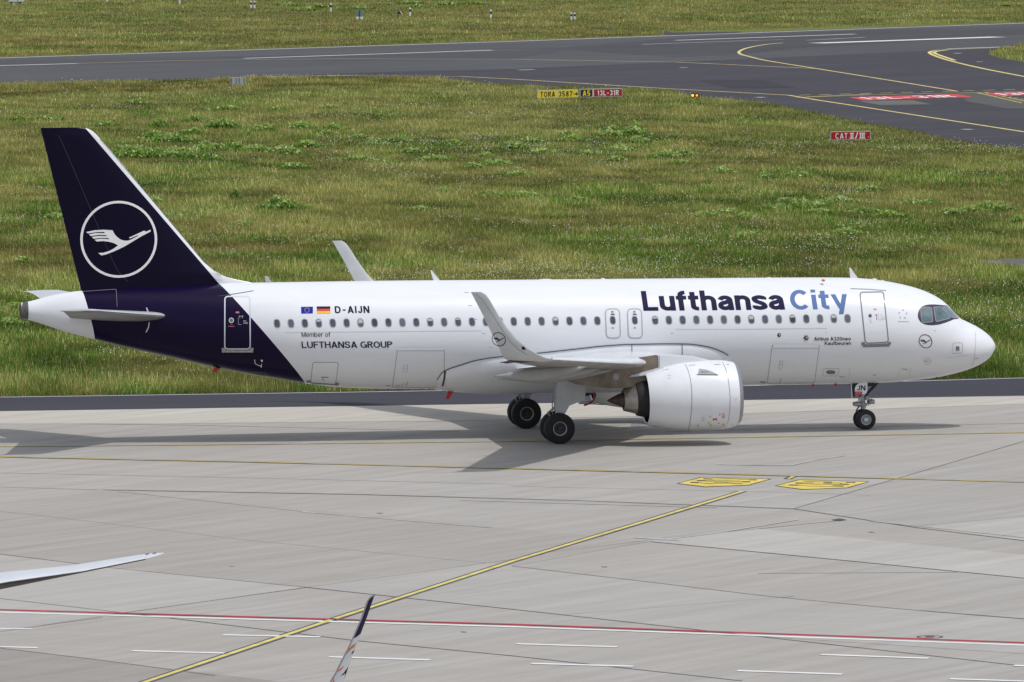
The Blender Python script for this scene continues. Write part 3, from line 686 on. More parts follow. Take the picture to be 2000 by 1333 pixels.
# overwing exits
for x in (1196.5, 1239.5):
    dx = -1.2
    E_ = skin_part('overwing_exit', [(x-14.3, 604), (x+13.2, 604), (x+15.2, 660.5), (x-12, 660.5)], 9, 'exit_frame', 2.0, mat('exit_outline', (.36, .37, .39), .45))
    wf = Flat().rib(oval(x+.3, 626, 5.4, 8.0, sh=.1), 1.2, closed=True).build('window', M_RIMW, FN(.012), E_, step=(0, 4))
    Flat().poly(oval(x+.3, 626, 4.9, 7.4, sh=.1)).build('exit_pane', M_GLASS, FN(.011), E_, step=(0, 2))
    Flat().rib([(x-3.5, 616), (x-1.5, 614.6), (x+2, 614.6), (x+4, 616)], 1.6).build('grab_slot', M_BLK, FN(.013), E_)
    Flat().rib([(x-3.2, 609.7), (x+1.8, 609.7)], 2.6).rib([(x-2.0, 641), (x+2.4, 641)], 1.9).build('red_placard', M_FRED, FN(.013), E_)
    Flat().rib([(x-3.5, 613.2), (x+2.5, 613.2)], .5).build('small_stencil', M_BLK, FN(.013), E_)
# cargo doors and hatches
C_ = skin_part('cargo_door', q5([(240, 612), (563, 612), (528, 870), (205, 872)]), 3, 'door_gap', .8, M_LINE)
Flat().poly(q5([(248, 606), (555, 606), (558, 630), (245, 630)])).build('door_hinge', M_WHITE, FN(.03), C_, step=(12, 5))
Flat().rib(q5([(247, 631), (557, 631)]), .9).build('hinge_gap', M_DGREY, FN(.02), C_, step=(12, 5))
Flat().rib(rrect(q5([(292, 720), (313, 720), (305, 776), (283, 776)]), 2), .5, closed=True).rib(q5([(300, 838), (290, 868)]), .9).rib(q5([(290, 745), (308, 745)]), .4).build('latch_cover', M_LINE, FN(.014), C_, step=(6, 5))
C_ = skin_part('cargo_door', q1([(1345, 582), (1670, 582), (1668, 845), (1308, 845)]), 3, 'door_gap', .8, M_LINE)
Flat().poly(q1([(1343, 568), (1666, 568), (1668, 588), (1340, 588)])).build('door_hinge', M_WHITE, FN(.03), C_, step=(12, 5))
Flat().rib(q1([(1340, 589), (1668, 589)]), .9).build('hinge_gap', M_DGREY, FN(.02), C_, step=(12, 5))
Flat().rib(rrect(q1([(1388, 690), (1415, 690), (1410, 738), (1382, 738)]), 2), .4, closed=True).rib(q1([(1415, 805), (1405, 838)]), .9).rib(q1([(1395, 815), (1370, 835)]), .6).rib(q1([(1385, 712), (1412, 712)]), .4).build('latch_cover', M_LINE, FN(.014), C_, step=(6, 5))
C_ = skin_part('bulk_door', q1([(753, 671), (932, 671), (912, 826), (738, 822)]), 5, 'door_gap', .9, M_LINE)
Flat().poly(q1([(712, 797), (738, 797), (742, 812), (905, 822), (915, 812), (936, 815), (930, 833), (706, 811)])).build('door_sill', M_DGREY, FN(.014), C_, step=(12, 5))
Flat().rib(q1([(812, 773), (862, 775)]), 1.0).rib(q1([(830, 778), (818, 788), (835, 800)]), .7).build('door_handle', M_BLK, FN(.012), C_)
# small hatches, vents and seams on the skin
f = Flat()
f.rib([(557, 649.8), (940, 646.5)], .7); f.rib(q5([(0, 503), (615, 497)]), .7); f.rib([(1320, 643.6), (1440, 643.4)], .6)
f.rib(q5([(1631, 520), (1632, 600), (1626, 680), (1606, 768)]), .8); f.rib(q5([(1430, 700), (1530, 688), (1610, 672)]), .5)
f.rib(q5([(770, 770), (768, 810), (758, 846)]), .6); f.rib(q5([(1116, 760), (1105, 830)]), .5); f.rib(q5([(1188, 768), (1176, 830)]), .5)
for _a, _b in [(0, 0)]: f.build('skin_seam', M_LINEL, FN(.008), FUS, step=(12, 6))
f = Flat()
f.rib([(162.5, 570), (220, 566), (227, 566), (229, 600)], .7).rib(rrect(q1([(312, 738), (425, 742), (422, 768), (318, 748)]), 3), .5, closed=True)
f.build('tail_seam', M_LINE, FN(.008), FUS, step=(12, 6))
f = Flat()
for a, b in ((287, 543), (471, 563)):
    ov = Flat().poly(oval(1440+a/3.5077, 500+b/3.5077, 3.6, 3.8, p=2)).build('outflow_valve', M_BLK, FN(.010), FUS)
    Flat().poly(oval(1440+(a+3)/3.5077, 500+(b-2)/3.5077, 1.7, 1.8, p=2)).build('valve_plate', M_LINEL, FN(.014), ov)
f = Flat()
for k in range(6):
    a = k*math.pi/3; x, y = 1574.3+5.2*math.cos(a), 660.5+5.2*math.sin(a); f.poly(oval(x, y, 1.4, 1.4, p=2, n=8))
f.rib(oval(1574.3, 660.5, 4.6, 4.6, p=2), .8, closed=True); f.build('drain_stencil', M_GMARK, FN(.01), FUS)
def dashed(f, pts, wd, on, off):
    pts = pts+[pts[0]]; acc = 0; draw = True; cur = [pts[0]]
    for a, b in zip(pts, pts[1:]):
        a, b = Vector(a), Vector(b); L = (b-a).length; u = 0
        while u < L:
            st = min(L-u, (on if draw else off)-acc); u += st; acc += st; p = a.lerp(b, u/L)
            if draw: cur.append((p.x, p.y))
            if acc >= (on if draw else off)-1e-6:
                if draw and len(cur) > 1: f.rib(cur, wd)
                draw = not draw; acc = 0; cur = [(p.x, p.y)]
f = Flat(); dashed(f, rrect(q5([(592, 772), (700, 772), (686, 822), (582, 822)]), 3), .9, 2, 2.2); f.build('warning_outline', mat('dash_dark_red', (.16, .06, .06), .5), FN(.01), FUS)
f = Flat(); dashed(f, rrect(q5([(1480, 596), (1543, 596), (1540, 668), (1470, 668)]), 3), .9, 2, 2.2); dashed(f, oval(1440+1303/3.5077, 500+723/3.5077, 6.6, 5.8, p=2, n=20), .8, 2, 2); f.build('warning_outline', MATS['dash_dark_red'], FN(.01), FUS)
Flat().poly(oval(1440+640/3.5077, 500+797/3.5077, 9, 3.7, p=2.6)).poly(q5([(1497, 620), (1521, 620), (1521, 650), (1497, 650)])).build('static_port_plate', mat('plate_grey', (.20, .20, .20), .4, metal=.4), FN(.012), FUS)
f = Flat()
for q in ([(1128, 776), (1160, 776), (1164, 786)], [(1283, 722), (1312, 722)], [(1625, 707), (1650, 700)], [(700, 828), (738, 830)], [(928, 815), (950, 816)], [(155, 862), (190, 862)], [(160, 868), (200, 870)], [(608, 520), (608, 528)], [(1350, 512), (1358, 514)]): f.rib(q5(q), .9)
f.rib(q1([(1265, 833), (1295, 835)]), 1).rib(q1([(1330, 833), (1362, 835)]), .8)
f.rib([(1311, 651.5), (1314, 651.5)], 1.2)
f.build('small_stencil', M_LINE, FN(.012), FUS)
f = Flat().rib(q1([(347, 652), (352, 680), (375, 692), (395, 695), (397, 680)]), .9); f.rib(q1([(345, 655), (352, 655)]), .6); f.poly(q1([(388, 654), (405, 654), (400, 670)])); f.poly(q1([(384, 692), (398, 694), (395, 708)])); f.build('service_mark', M_WMARK, FN(.012), FUS)
# cockpit glazing
c3 = lambda L: [(1740+a/6.06, 540+b/6.06) for a, b in L]
mask = c3([(318, 470), (322, 430), (340, 390), (370, 360), (410, 342), (460, 335), (520, 335), (580, 340), (640, 346), (660, 346), (700, 385), (740, 425), (775, 462), (808, 497), (790, 505), (745, 510), (700, 530), (640, 552), (570, 572), (500, 580), (440, 578), (390, 566), (350, 540), (328, 508)])
K = Flat().poly(mask).build('cockpit_surround', mat('cockpit_mask', (.020, .014, .038), .3, coat=.5), FN(.008), FUS, step=(4, 4), smooth=True)
for pl in ([(372, 378), (395, 370), (468, 372), (480, 380), (494, 530), (485, 540), (385, 550), (370, 540), (356, 480), (352, 410)],
           [(505, 368), (585, 364), (606, 378), (700, 488), (690, 500), (545, 538), (530, 528)],
           [(612, 366), (655, 362), (672, 372), (795, 488), (780, 494), (715, 486)]):
    fr = Flat().rib(c3(pl), .9, closed=True).build('cockpit_window', M_GMARK, FN(.014), K, step=(4, 4))
    Flat().poly(c3(pl)).build('pane', M_COCK, FN(.012), fr, step=(3, 3), smooth=True)
MB().tube([(16.28, -.35, 4.36), (15.98, -.45, 4.60), (15.90, -.48, 4.74)], .012, 6).build('wiper', M_BLK, K)
# ---- lettering
def letters(name, s, wd, O, U, V, m, off=.010, gap=.10, step=(0, 4)):
    ws = s.split(' '); tw = text2(s, wd, gap)[1]; x = 0
    for w_ in ws:                        # every word is a part of its own
        a = text2(w_, wd, gap)[1]; f = Flat(); text_flat(f, w_, wd, (O[0]+U[0]*x/tw, O[1]+U[1]*x/tw), (U[0]*a/tw, U[1]*a/tw), V, gap); f.build(name, m, FN(off), FUS, step=step); x += a+gap+.30
letters('airline_lettering', 'Lufthansa', .185, (1257, 607.6), (276.6, -2.4), (-5.6, -38.4), M_INK, gap=.055)
letters('airline_lettering', 'City', .17, (1546, 605.4), (112, -2.0), (-5.6, -38.2), M_CITY, gap=.075)
letters('registration', 'D-AIJN', .175, (654.5, 612.2), (67.5, -.5), (-1.2, -13.5), M_INK, gap=.15)
letters('group_lettering', 'Member of', .105, (589.7, 658.4), (56, -.2), (-.8, -9.2), M_BLK, gap=.10)
M_INKG = mat('ink_grey_navy', (.022, .022, .05), .6, spec=.12)
letters('group_lettering', 'LUFTHANSA GROUP', .155, (589.7, 680.2), (177.5, -.5), (-1.2, -12.6), M_INKG, gap=.07)
letters('type_lettering', 'Airbus A320neo', .15, (1590.2, 665.6), (71.8, -.3), (-.5, -7.0), M_BLK, gap=.09)
letters('name_lettering', 'Kaufbeuren', .15, (1611, 674.3), (51, -.3), (-.5, -6.8), M_BLK, gap=.09)
f = Flat(); roundel(f, 1807.5, 667, 13.0, .10, sx=.95, shear=.1); f.build('crane_roundel', M_BLK, FN(.010), FUS, step=(3, 4))
f = Flat()
for k in range(5):
    a = -math.pi/2+2*math.pi*k/5; c, s = math.cos(a), math.sin(a); P0 = (1763.2+8.5*c*.95, 614.5+8.5*s)
    rt = lambda u, v: (P0[0]+(u*c-v*s)*.95, P0[1]+u*s+v*c)
    f.poly([rt(2.2, 0), rt(-2.4, 2.6), rt(-.6, -.4)]); f.poly([rt(2.2, 0), rt(-.6, -.4), rt(-3.2, -1.2)], lift=.0005)
f.rib([(1754, 628.4), (1775, 628.8)], .7); f.build('alliance_star', mat('star_grey', (.24, .24, .25), .4), FN(.010), FUS)
# flags
fl = Flat().poly([(588, 600), (611.2, 599.6), (611, 612.6), (588.6, 613)]).build('union_flag', M_EUB, FN(.010), FUS, step=(0, 4))
f = Flat()
for k in range(12):
    a = k*math.pi/6; f.poly(oval(599.6+4.4*math.cos(a), 606.4+4.3*math.sin(a), .62, .62, n=6, p=2))
f.build('stars', M_GOLD, FN(.013), fl)
fl = Flat().poly([(618.7, 599.2), (645, 599), (645, 603.6), (618.9, 603.9)]).build('national_flag', M_BLK, FN(.010), FUS, step=(0, 4))
Flat().poly([(618.9, 603.9), (645, 603.6), (645.1, 608.2), (619, 608.5)]).build('red_band', M_FRED, FN(.010), fl, step=(0, 4))
Flat().poly([(619, 608.5), (645.1, 608.2), (645.2, 612.7), (619.2, 613)]).build('gold_band', M_GOLD, FN(.010), fl, step=(0, 4))
# ---- roof aerials, drains
def blade(name, x0, x1, ytop, ybase, xt0, xt1, Y=0.0, m=M_WHITE, th=.03):
    P = onY([(x0, ybase), (x1, ybase), (xt1, ytop), (xt0, ytop)], Y); return MB().prism([tuple(p-np.array([0, th/2, 0])) for p in P], (0, th, 0)).build(name, m, AIR)
blade('blade_aerial', 1661, 1677, 523.5, 546, 1658.5, 1661.5); blade('blade_aerial', 847, 860, 528.5, 549.5, 840.5, 843.5); blade('blade_aerial', 519, 531, 539.5, 553, 516.5, 523, m=M_UNDER)
for x0, x1, y in ((1048, 1082, 546.6), (1495, 1508, 543.3), (1704, 1712, 545.5), (1722, 1726, 548.5), (1173, 1182, 545)):
    a, b = onY([(x0, y), (x1, y)], 0.0); c = (a+b)/2; r = (b[0]-a[0])/2; V = [(c[0]+r*u, .25*v, c[2]-.03+(.06)*max(0, 1-u*u-v*v)**.5) for u in np.linspace(-1, 1, 13) for v in np.linspace(-1, 1, 9)]
    mesh_obj('roof_fairing', V, [(i*9+j, i*9+j+1, (i+1)*9+j+1, (i+1)*9+j) for i in range(12) for j in range(8)], M_WHITE, AIR, True)
blade('drain_mast', 877, 890, 780, 758, 870, 877, Y=-.3, m=M_RED); blade('drain_mast', 418, 431, 727, 719, 413, 421, Y=-.2, m=M_RED, th=.2)
blade('drain_mast', 1586, 1589, 756, 751, 1586, 1589, Y=-.3, m=M_RED, th=.1); blade('drain_mast', 1630, 1634, 754.5, 750, 1630, 1634, Y=-.3, m=M_RED, th=.1)
blade('drain_mast', 1828, 1832, 740.5, 733.5, 1827, 1831, Y=-.2, m=M_GEARD, th=.1)
for x, y in ((1608, 549),): MB().lathe([(0, .07), (.05, .06), (.07, .01)], onY([(x, y)], -.9)[0], (0, -.3, 1), 12).build('beacon_mark', mat('orange_mark', (.6, .16, .04), .5), AIR)
# ---- landing gear
def wheel(parent, c, r, wd, rim, tag_hub):
    c = Vector(c); h = wd/2; s = -1
    W = MB().lathe([(-h*.75, rim), (-h, rim*1.18), (-h*1.0, r*.80), (-h*.82, r*.94), (-h*.45, r), (h*.45, r), (h*.82, r*.94), (h, r*.80), (h, rim*1.18), (h*.75, rim)], c, (0, 1, 0), 56).build('wheel', M_TYRE, parent, auto=.5)
    MB().lathe([(-h*.72, rim*1.02), (-h*.30, rim*.85), (-h*.25, rim*.35), (-h*.8, rim*.30), (-h*.85, 0)], c, (0, 1, 0), 36).build('rim', M_RIM if not tag_hub else M_GEAR, W, auto=.5)
    MB().lathe([(-h*.80, rim*1.10), (-h*.92, rim*1.06), (-h*.80, rim*.93), (-h*.6, rim*.93)], c, (0, 1, 0), 40).build('rim_ring', M_RING, W, auto=.5)
    MB().lathe([(h*.7, rim*1.02), (h*.4, 0)], c, (0, 1, 0), 24).build('rim_inner', M_RIM, W)
    if tag_hub: MB().lathe([(-h*.95, .0), (-h*.95, .075), (-h*.5, .08)], c, (0, 1, 0), 20).build('hub_cap', M_LGREY, W)
    bolts = MB()
    for k in range(9):
        a = 2*math.pi*k/9; bolts.lathe([(-h*.5, .0), (-h*.5, .022), (-h*.2, .024)], c+Vector((math.cos(a)*rim*.62, 0, math.sin(a)*rim*.62)), (0, 1, 0), 8)
    bolts.build('rim_bolts', M_GEAR if tag_hub else M_GEARD, W)
    return W
def main_gear(s):
    g = bpy.data.objects.new('main_gear', None); COL.objects.link(g); g.parent = AIR
    yc = s*3.795
    for d in (.463, -.463): wheel(g, (0, yc+s*d, .582), .584, .41, .25, False)
    MB().tube([(0, yc-.5, .582), (0, yc+.5, .582)], .085, 14).tube([(0, yc, .50), (0.02, yc, 1.3)], .10, 16).tube([(0.02, yc, 1.2), (.10, yc-s*.05, 3.0)], .155, 18).build('strut', M_GEAR, g, auto=.6)
    MB().tube([(.05, yc, 1.9), (.05, yc-s*1.4, 2.75)], .06, 10).tube([(.1, yc, 1.5), (-.35, yc, 1.15), (-.12, yc, .75)], .045, 8).tube([(0, yc-s*.14, 1.2), (.15, yc-s*.14, 2.8)], .022, 6).tube([(-.16, yc, .7), (-.2, yc, 1.9)], .02, 6).build('brace', M_GEAR, g, auto=.6)
    if s < 0: P = onY([(1090.5, 736), (1122, 728), (1145, 738), (1143, 782), (1126, 787.5), (1112, 793), (1108.5, 800), (1102.5, 810), (1085, 808.5), (1086, 790), (1089, 745)], yc+s*.33)
    else: P = np.array([(-q[0]*0+q[0], 3.795+.33, q[2]) for q in GD])
    if s < 0: globals()['GD'] = P
    MB().prism([tuple(p) for p in P], (0, -s*.045, 0)).build('gear_door', M_GREYP, g, bev=.012)
    MB().tube([(.98, yc+s*.30, 1.42), (1.22, yc+s*.30, 1.50), (1.36, yc+s*.30, 1.62), (1.38, yc+s*.30, 1.92)] if s < 0 else [(.3, yc, 1.5), (.3, yc, 1.9)], .035, 8).build('red_line', M_RED, g)
    if s < 0: Flat().rib(oval(1104, 787, 3, 3, p=2), .5, closed=True).build('door_stencil', M_LINEL, lambda P, L: onY(P, yc+s*.34), g)
main_gear(-1); main_gear(1)
def flat_on_Y(Y): return lambda P, L: onY(P, Y-L)
ng = bpy.data.objects.new('nose_gear', None); COL.objects.link(ng); ng.parent = AIR
NGX = 12.64
for d in (-.25, .25): wheel(ng, (NGX, d, .385), .386, .225, .19, True)
MB().tube([(NGX, -.3, .385), (NGX, .3, .385)], .055, 12).tube([(NGX, 0, .35), (NGX-.04, 0, .95)], .055, 14).tube([(NGX-.04, 0, .80), (NGX-.14, 0, 1.9)], .105, 16).lathe([(0, .10), (0, .15), (.10, .15), (.10, .10)], (NGX-.05, 0, .88), (-.06, 0, 1), 18).lathe([(0, .10), (0, .135), (.2, .135), (.2, .10)], (NGX-.07, 0, 1.12), (-.06, 0, 1), 18).build('strut', M_GEAR, ng, auto=.5)
MB().tube([(NGX+.0, -.10, 1.25), (NGX+.62, -.12, 1.88)], .03, 8).tube([(NGX+0, .10, 1.25), (NGX+.62, .12, 1.88)], .03, 8).tube([(NGX-.12, 0, 1.0), (NGX-.32, 0, .72), (NGX-.06, 0, .55)], .035, 8).tube([(NGX-.45, -.1, 1.85), (NGX-.40, -.1, 1.25)], .02, 6).tube([(NGX+.13, -.08, .9), (NGX+.15, -.08, 1.5)], .014, 6).tube([(NGX-.20, -.08, .95), (NGX-.22, -.08, 1.5)], .014, 6).build('brace', M_GEARD, ng, auto=.6)
LM = MB()
for x, z, a in ((NGX-.30, .97, 0), (NGX+.26, 1.06, 0)):
    LM.lathe([(-.11, .0), (-.11, .07), (.08, .088), (.10, .085), (.10, 0)], (x, -.18, z), (1, 0, .08), 16); LM.lathe([(-.11, .0), (-.11, .07), (.08, .088), (.10, .085), (.10, 0)], (x, .18, z), (1, 0, .08), 16)
LM.box((NGX-.02, 0, .98), (.5, .30, .05)).box((NGX+.1, -.12, 1.2), (.16, .08, .14)).box((NGX-.2, -.12, 1.16), (.12, .08, .18)); LM.build('taxi_light', M_GEAR, ng, auto=.6)
c4 = lambda L: [(1600+a/9.52, 720+b/9.52) for a, b in L]
P = onY(c4([(665, 385), (672, 350), (690, 312), (722, 288), (750, 268), (898, 268), (896, 400), (880, 455), (855, 482), (800, 482), (800, 430), (665, 430)]), -.42)
ND = MB().prism([tuple(p) for p in P], (0, .03, 0)).build('gear_door', M_WHITE, ng)
f = Flat(); text_flat(f, 'JN', .16, c4([(703, 410)])[0], (158/9.52, -1/9.52), (0, -95/9.52), .10, .001); f.build('registration_letters', M_BLK, flat_on_Y(-.424), ND)
f = Flat().poly(c4([(660, 430), (800, 430), (800, 486), (660, 486)])).build('red_placard', M_FRED, flat_on_Y(-.428), ND)
Flat().rib(c4([(685, 457), (715, 457)]), 1.6).rib(c4([(735, 455), (775, 455)]), 1.6).build('placard_text', mat('pink_mark', (.6, .35, .35), .5), flat_on_Y(-.431), f)
MB().prism([tuple(p) for p in onY(c4([(575, 250), (668, 250), (668, 440), (640, 520), (610, 550), (600, 548), (575, 330)]), .40)], (0, .03, 0)).build('gear_door', M_GEARD, ng)
MB().prism([tuple(p) for p in onY(c4([(582, 268), (604, 268), (622, 552), (600, 552)]), -.36)], (0, .02, 0)).build('door_edge', M_GREYP, ng)
MB().box((NGX-.1, 0, 1.80), (.85, .7, .25)).build('gear_bay', M_BLACK, ng)
MB().box((1.9, 1.0, 1.62), (.26, .5, .42)).box((1.75, 1.2, 1.45), (.7, .3, .08)).build('belly_scoop', M_GEARD, AIR, bev=.02)
# near wing details
def onWingY(px, Y): return onY(px, Y)
f = Flat(); roundel(f, 974.2, 663.3, 13.0, .10, sx=1.0, shear=.12)
def onShark(off):
    def fn(px, L):
        z = onY(px, -17.5)[:, 2]
        zz = [4.06, 4.28, 4.55, 4.9, 5.3, 5.8, 6.3, 6.6]; yy = [16.6, 17.22, 17.40, 17.50, 17.60, 17.70, 17.80, 17.86]
        a = [wle(16.6), -2.95, -3.38, -3.80, -4.16, -4.50, -4.80, -5.12]; b = [wte(16.6), -4.27, -4.42, -4.60, -4.81, -5.06, -5.33, -5.50]
        Y = -17.5+0*z
        for _ in range(4):
            P = onY(px, Y); z = P[:, 2]; le, te = pchip(zz, a, z), pchip(zz, b, z); c = np.clip((le-P[:, 0])/(le-te), 0, 1)
            Y = -(pchip(zz, yy, z)+naca(c, .10)*(le-te))
        return onY(px, Y-off-L)
    return fn
f.build('crane_roundel', M_BLK, onShark(.012), SN, step=(4, 4))
c3b = lambda L: [(840+a/2.665, 440+b/2.665) for a, b in L]
Flat().rib(c3b([(238, 358), (268, 385), (320, 460), (375, 545), (425, 615), (470, 655), (515, 682), (560, 695)]), .7).build('panel_seam', M_DGREY, onShark(.012), SN, step=(3, 3))
Flat().poly(c3b([(478, 632), (490, 634), (500, 650), (478, 648)])).build('tip_light', M_BLK, onShark(.02), SN)
mb = MB()
for x, y in ((915, 572), (922, 597.5), (932, 624), (948, 652), (963, 679)):
    p = onY([(x, y), (x-8, y-.3)], -17.75); MB().tube([tuple(p[0]), tuple(p[1])], .012, 5).build('static_wick', M_GMARK, SN)
mb = MB()
for y, dx in ((16.4, 0), (15.9, 0), (15.2, 0), (14.5, 0)):
    MB().tube([(wte(y), -y, wz(y)-.01), (wte(y)-.28, -y, wz(y)-.04)], .016, 5).build('static_wick', M_GEARD, WN)
# belly scuffs: open slat gap inboard of the pylon, oval access plate below the wing
Flat().poly(oval(1203, 736, 6.2, 7, p=2)).build('fuel_panel', M_GMARK, lambda P, L: onY(P, -5.95), AIR)
# ================================================================== GROUND
def world_sheet(name, poly, z, m, kind='structure'):
    o = mesh_obj(name, [(x, y, z) for x, y in poly], [tuple(range(len(poly)))], m); bm = bmesh.new(); bm.from_mesh(o.data)
    bmesh.ops.triangulate(bm, faces=bm.faces[:]); bm.normal_update()
    for f in bm.faces:
        if f.normal.z < 0: f.normal_flip()
    bm.to_mesh(o.data); bm.free(); return tag(o, kind=kind)
def stretch(q, P, by):                    # carry a line on beyond the frame
    out = lambda p: not (0 <= p[0] <= W_ and 0 <= p[1] <= H_)
    if out(q[0]): v = P[0]-P[1]; P = np.vstack([P[0]+v/np.linalg.norm(v)*by, P])
    if out(q[-1]): v = P[-1]-P[-2]; P = np.vstack([P, P[-1]+v/np.linalg.norm(v)*by])
    return P
_zc = [0]
def px_sheet(name, pts, z, m):
    _zc[0] += 1; z += (_zc[0] % 9)*.00035
    P = G(pts, z); return world_sheet(name, [(p[0], p[1]) for p in P], z, m)
# grass
s = NT('meadow_ground', .95); s.b.inputs['Specular IOR Level'].default_value = .1; v = s.map(rot=.2, sc=(.35, 1.0, 1)); big = s.noise(v, .045, 6, .65); v2 = s.map(sc=(.25, 1.0, 1)); med = s.noise(v2, .35, 7, .7); fine = s.noise(s.map(sc=(1, .35, 1)), 3.0, 4, .7)
c = s.mix(s.rng(big, .38, .62, 0, 1), (.10, .135, .028), (.18, .165, .055)); c = s.mix(s.rng(med, .35, .68, 0, 1), c, (.095, .135, .022)); c = s.mix(s.rng(fine, .35, .8, 0, .55), c, (.19, .17, .075)); s.color(c); s.bump(fine, .6, .15)
M_GRASS = s.m
world_sheet('grass_field', [(-2500, 15.9), (3500, 15.9), (3500, 5200), (-2500, 5200)], -.030, M_GRASS)
world_sheet('ground', [(-900, -420), (1000, -420), (1000, 15.95), (-900, 15.95)], -.034, mat('subsoil', (.2, .19, .17), .9, var=.1, vscale=.2))
# asphalt
def asphalt(name, base, sc=1.0, var=.12, rot=0.0, warm=(1, 1, 1)):
    s = NT(name, .9); s.b.inputs['Specular IOR Level'].default_value = .10; a = s.noise(s.map(rot=rot, sc=(.08, 1, 1)), .5*sc, 7, .65); b = s.noise(s.map(), 9, 3, .7); d = s.noise(s.map(rot=rot, sc=(.3, 1, 1)), .06*sc, 4)
    c = s.mix(s.rng(a, .3, .7, 0, 1), tuple(q*(1-var) for q in base), tuple(q*(1+var) for q in base)); c = s.mix(s.rng(b, .3, .8, 0, .25), c, tuple(q*1.6 for q in base)); c = s.mix(s.rng(d, .4, .65, 0, .5), c, tuple(q*.8 for q in base)); s.color(c); s.bump(b, .2, .01); return s.m
A_DARK = asphalt('asphalt_taxiway', (.057, .054, .064), var=.24, rot=-.7)
A_RUN = asphalt('asphalt_runway', (.079, .081, .087), var=.2, rot=-.64)
A_STRIP = asphalt('asphalt_shoulder', (.050, .050, .061), var=.10)
A_WORN = asphalt('asphalt_worn', (.060, .062, .070), var=.3, rot=-.64)
A_PATCH = asphalt('asphalt_patch', (.042, .042, .048), var=.1)
A_GREYP = asphalt('asphalt_grey_patch', (.12, .12, .11), var=.15)
c6 = lambda L: [(a/2, b/2) for a, b in L]
c7 = lambda L: [(1000+a/2, b/2) for a, b in L]
world_sheet('shoulder_road', [(-300, 16.85), (-18.9, 16.72), (22.8, 15.45), (300, 7.0), (300, 31.5), (25, 26.0), (-18, 25.1), (-300, 19.5)], -.016, A_STRIP)
FG = [(420, 156), (560, 151.5), (700, 151), (850, 153)]
tx = [(-2200, 225), (-700, 181), (0, 163.5), (300, 157.5), (560, 150.5), (700, 150.2), (860, 153)] + c7([(-100, 325), (100, 334), (400, 342), (600, 348), (700, 378), (800, 386), (1000, 404), (1100, 424), (1200, 444), (1350, 475), (1500, 500), (1600, 520), (1700, 545), (1850, 565), (2000, 583), (2300, 640), (2700, 705)]) + [(2700, 140), (2500, 139)] + c7([(2300, 262), (2000, 243), (1900, 226), (1860, 212), (1868, 202), (1900, 190), (2000, 170), (2300, 112)]) + [(2400, 28)]
P = G(tx, -.02); Pf = G([(2400, 26), (2000, 44.5), (1000, 80), (0, 112.5), (-700, 133), (-2200, 172)], -.02)
world_sheet('taxiway', [(p[0], p[1]) for p in P]+[(p[0], p[1]) for p in Pf], -.020, A_DARK)
rw = [(-2200, 172), (-700, 133), (0, 112.8), (1000, 80.3), (2000, 44.8), (2400, 26.5), (2400, 60), (2000, 90.5), (1820, 99.5), (1450, 116), (1320, 121), (1000, 135.5), (700, 142.5), (500, 150), (300, 157), (0, 163), (-700, 180.5), (-2200, 224)]
px_sheet('runway', rw, -.014, A_RUN)
px_sheet('asphalt_spur', c7([(290, 108), (350, 108), (500, 118), (600, 124), (625, 128), (900, 124), (860, 131), (640, 139), (600, 136), (520, 121), (330, 112)]), -.012, A_DARK)
px_sheet('runway_wear', c6([(1900, 190), (2200, 186)])+c7([(600, 152), (1400, 118), (1999, 106), (2000, 135), (1600, 160), (1100, 190), (900, 215), (640, 225), (200, 195)]), -.0115, asphalt('asphalt_rubbered', (.066, .064, .072), var=.3, rot=-.64))
px_sheet('asphalt_patch', c7([(730, 314), (975, 312), (1110, 344), (850, 346)]), -.0115, A_PATCH)
px_sheet('asphalt_grey_patch', c7([(1350, 395), (1560, 392), (1640, 408), (1440, 412)]), -.0115, A_GREYP)
px_sheet('asphalt_grey_patch', c7([(1740, 365), (1830, 362), (2100, 400), (2100, 425), (1930, 425), (1780, 398)]), -.0115, asphalt('asphalt_old', (.088, .088, .086), var=.15))
px_sheet('runway_track', c6([(0, 238), (300, 234), (1000, 218), (1500, 206), (2000, 200)])+c7([(300, 185)])+c6([(2000, 232), (1000, 240), (300, 256), (0, 264)]), -.0115, asphalt('asphalt_tracked', (.070, .070, .076), var=.2, rot=-.64))
# apron concrete
def concrete(name, base, warm=0.0):
    s = NT(name, .9); s.b.inputs['Specular IOR Level'].default_value = .15; base = (base[0]*1.23, base[1]*1.22, base[2]*1.205)
    a = s.noise(s.map(rot=-.80, sc=(.055, 1, 1)), 1.3, 8, .68, .3); b = s.noise(s.map(), .09, 5, .6); d = s.noise(s.map(rot=.52, sc=(.12, 1, 1)), .6, 6, .65); fn = s.noise(s.map(), 14, 3, .7)
    base2 = tuple(q*.80 for q in base); c = s.mix(s.rng(a, .30, .72, 0, 1), base2, tuple(q*1.12 for q in base)); c = s.mix(s.rng(b, .35, .65, 0, .45), c, (base[0]*.88, base[1]*.85, base[2]*.80)); c = s.mix(s.rng(d, .52, .80, 0, .35), c, tuple(q*1.22 for q in base)); c = s.mix(s.rng(fn, .45, .9, 0, .35), c, tuple(q*.6 for q in base))
    s.color(c); s.bump(fn, .15, .006); return s.m
C_MAIN = concrete('apron_concrete', (.300, .288, .272)); C_DARK = concrete('apron_concrete_dark', (.262, .250, .236)); C_LIGHT = concrete('apron_concrete_light', (.345, .335, .318)); C_WARM = concrete('apron_concrete_warm', (.38, .36, .325)); C_BROWN = concrete('apron_concrete_brown', (.245, .230, .215))
world_sheet('apron', [(-300, -330), (300, -330), (300, 7.0), (22.8, 15.46), (-18.9, 16.73), (-300, 16.86)], 0.0, C_MAIN)
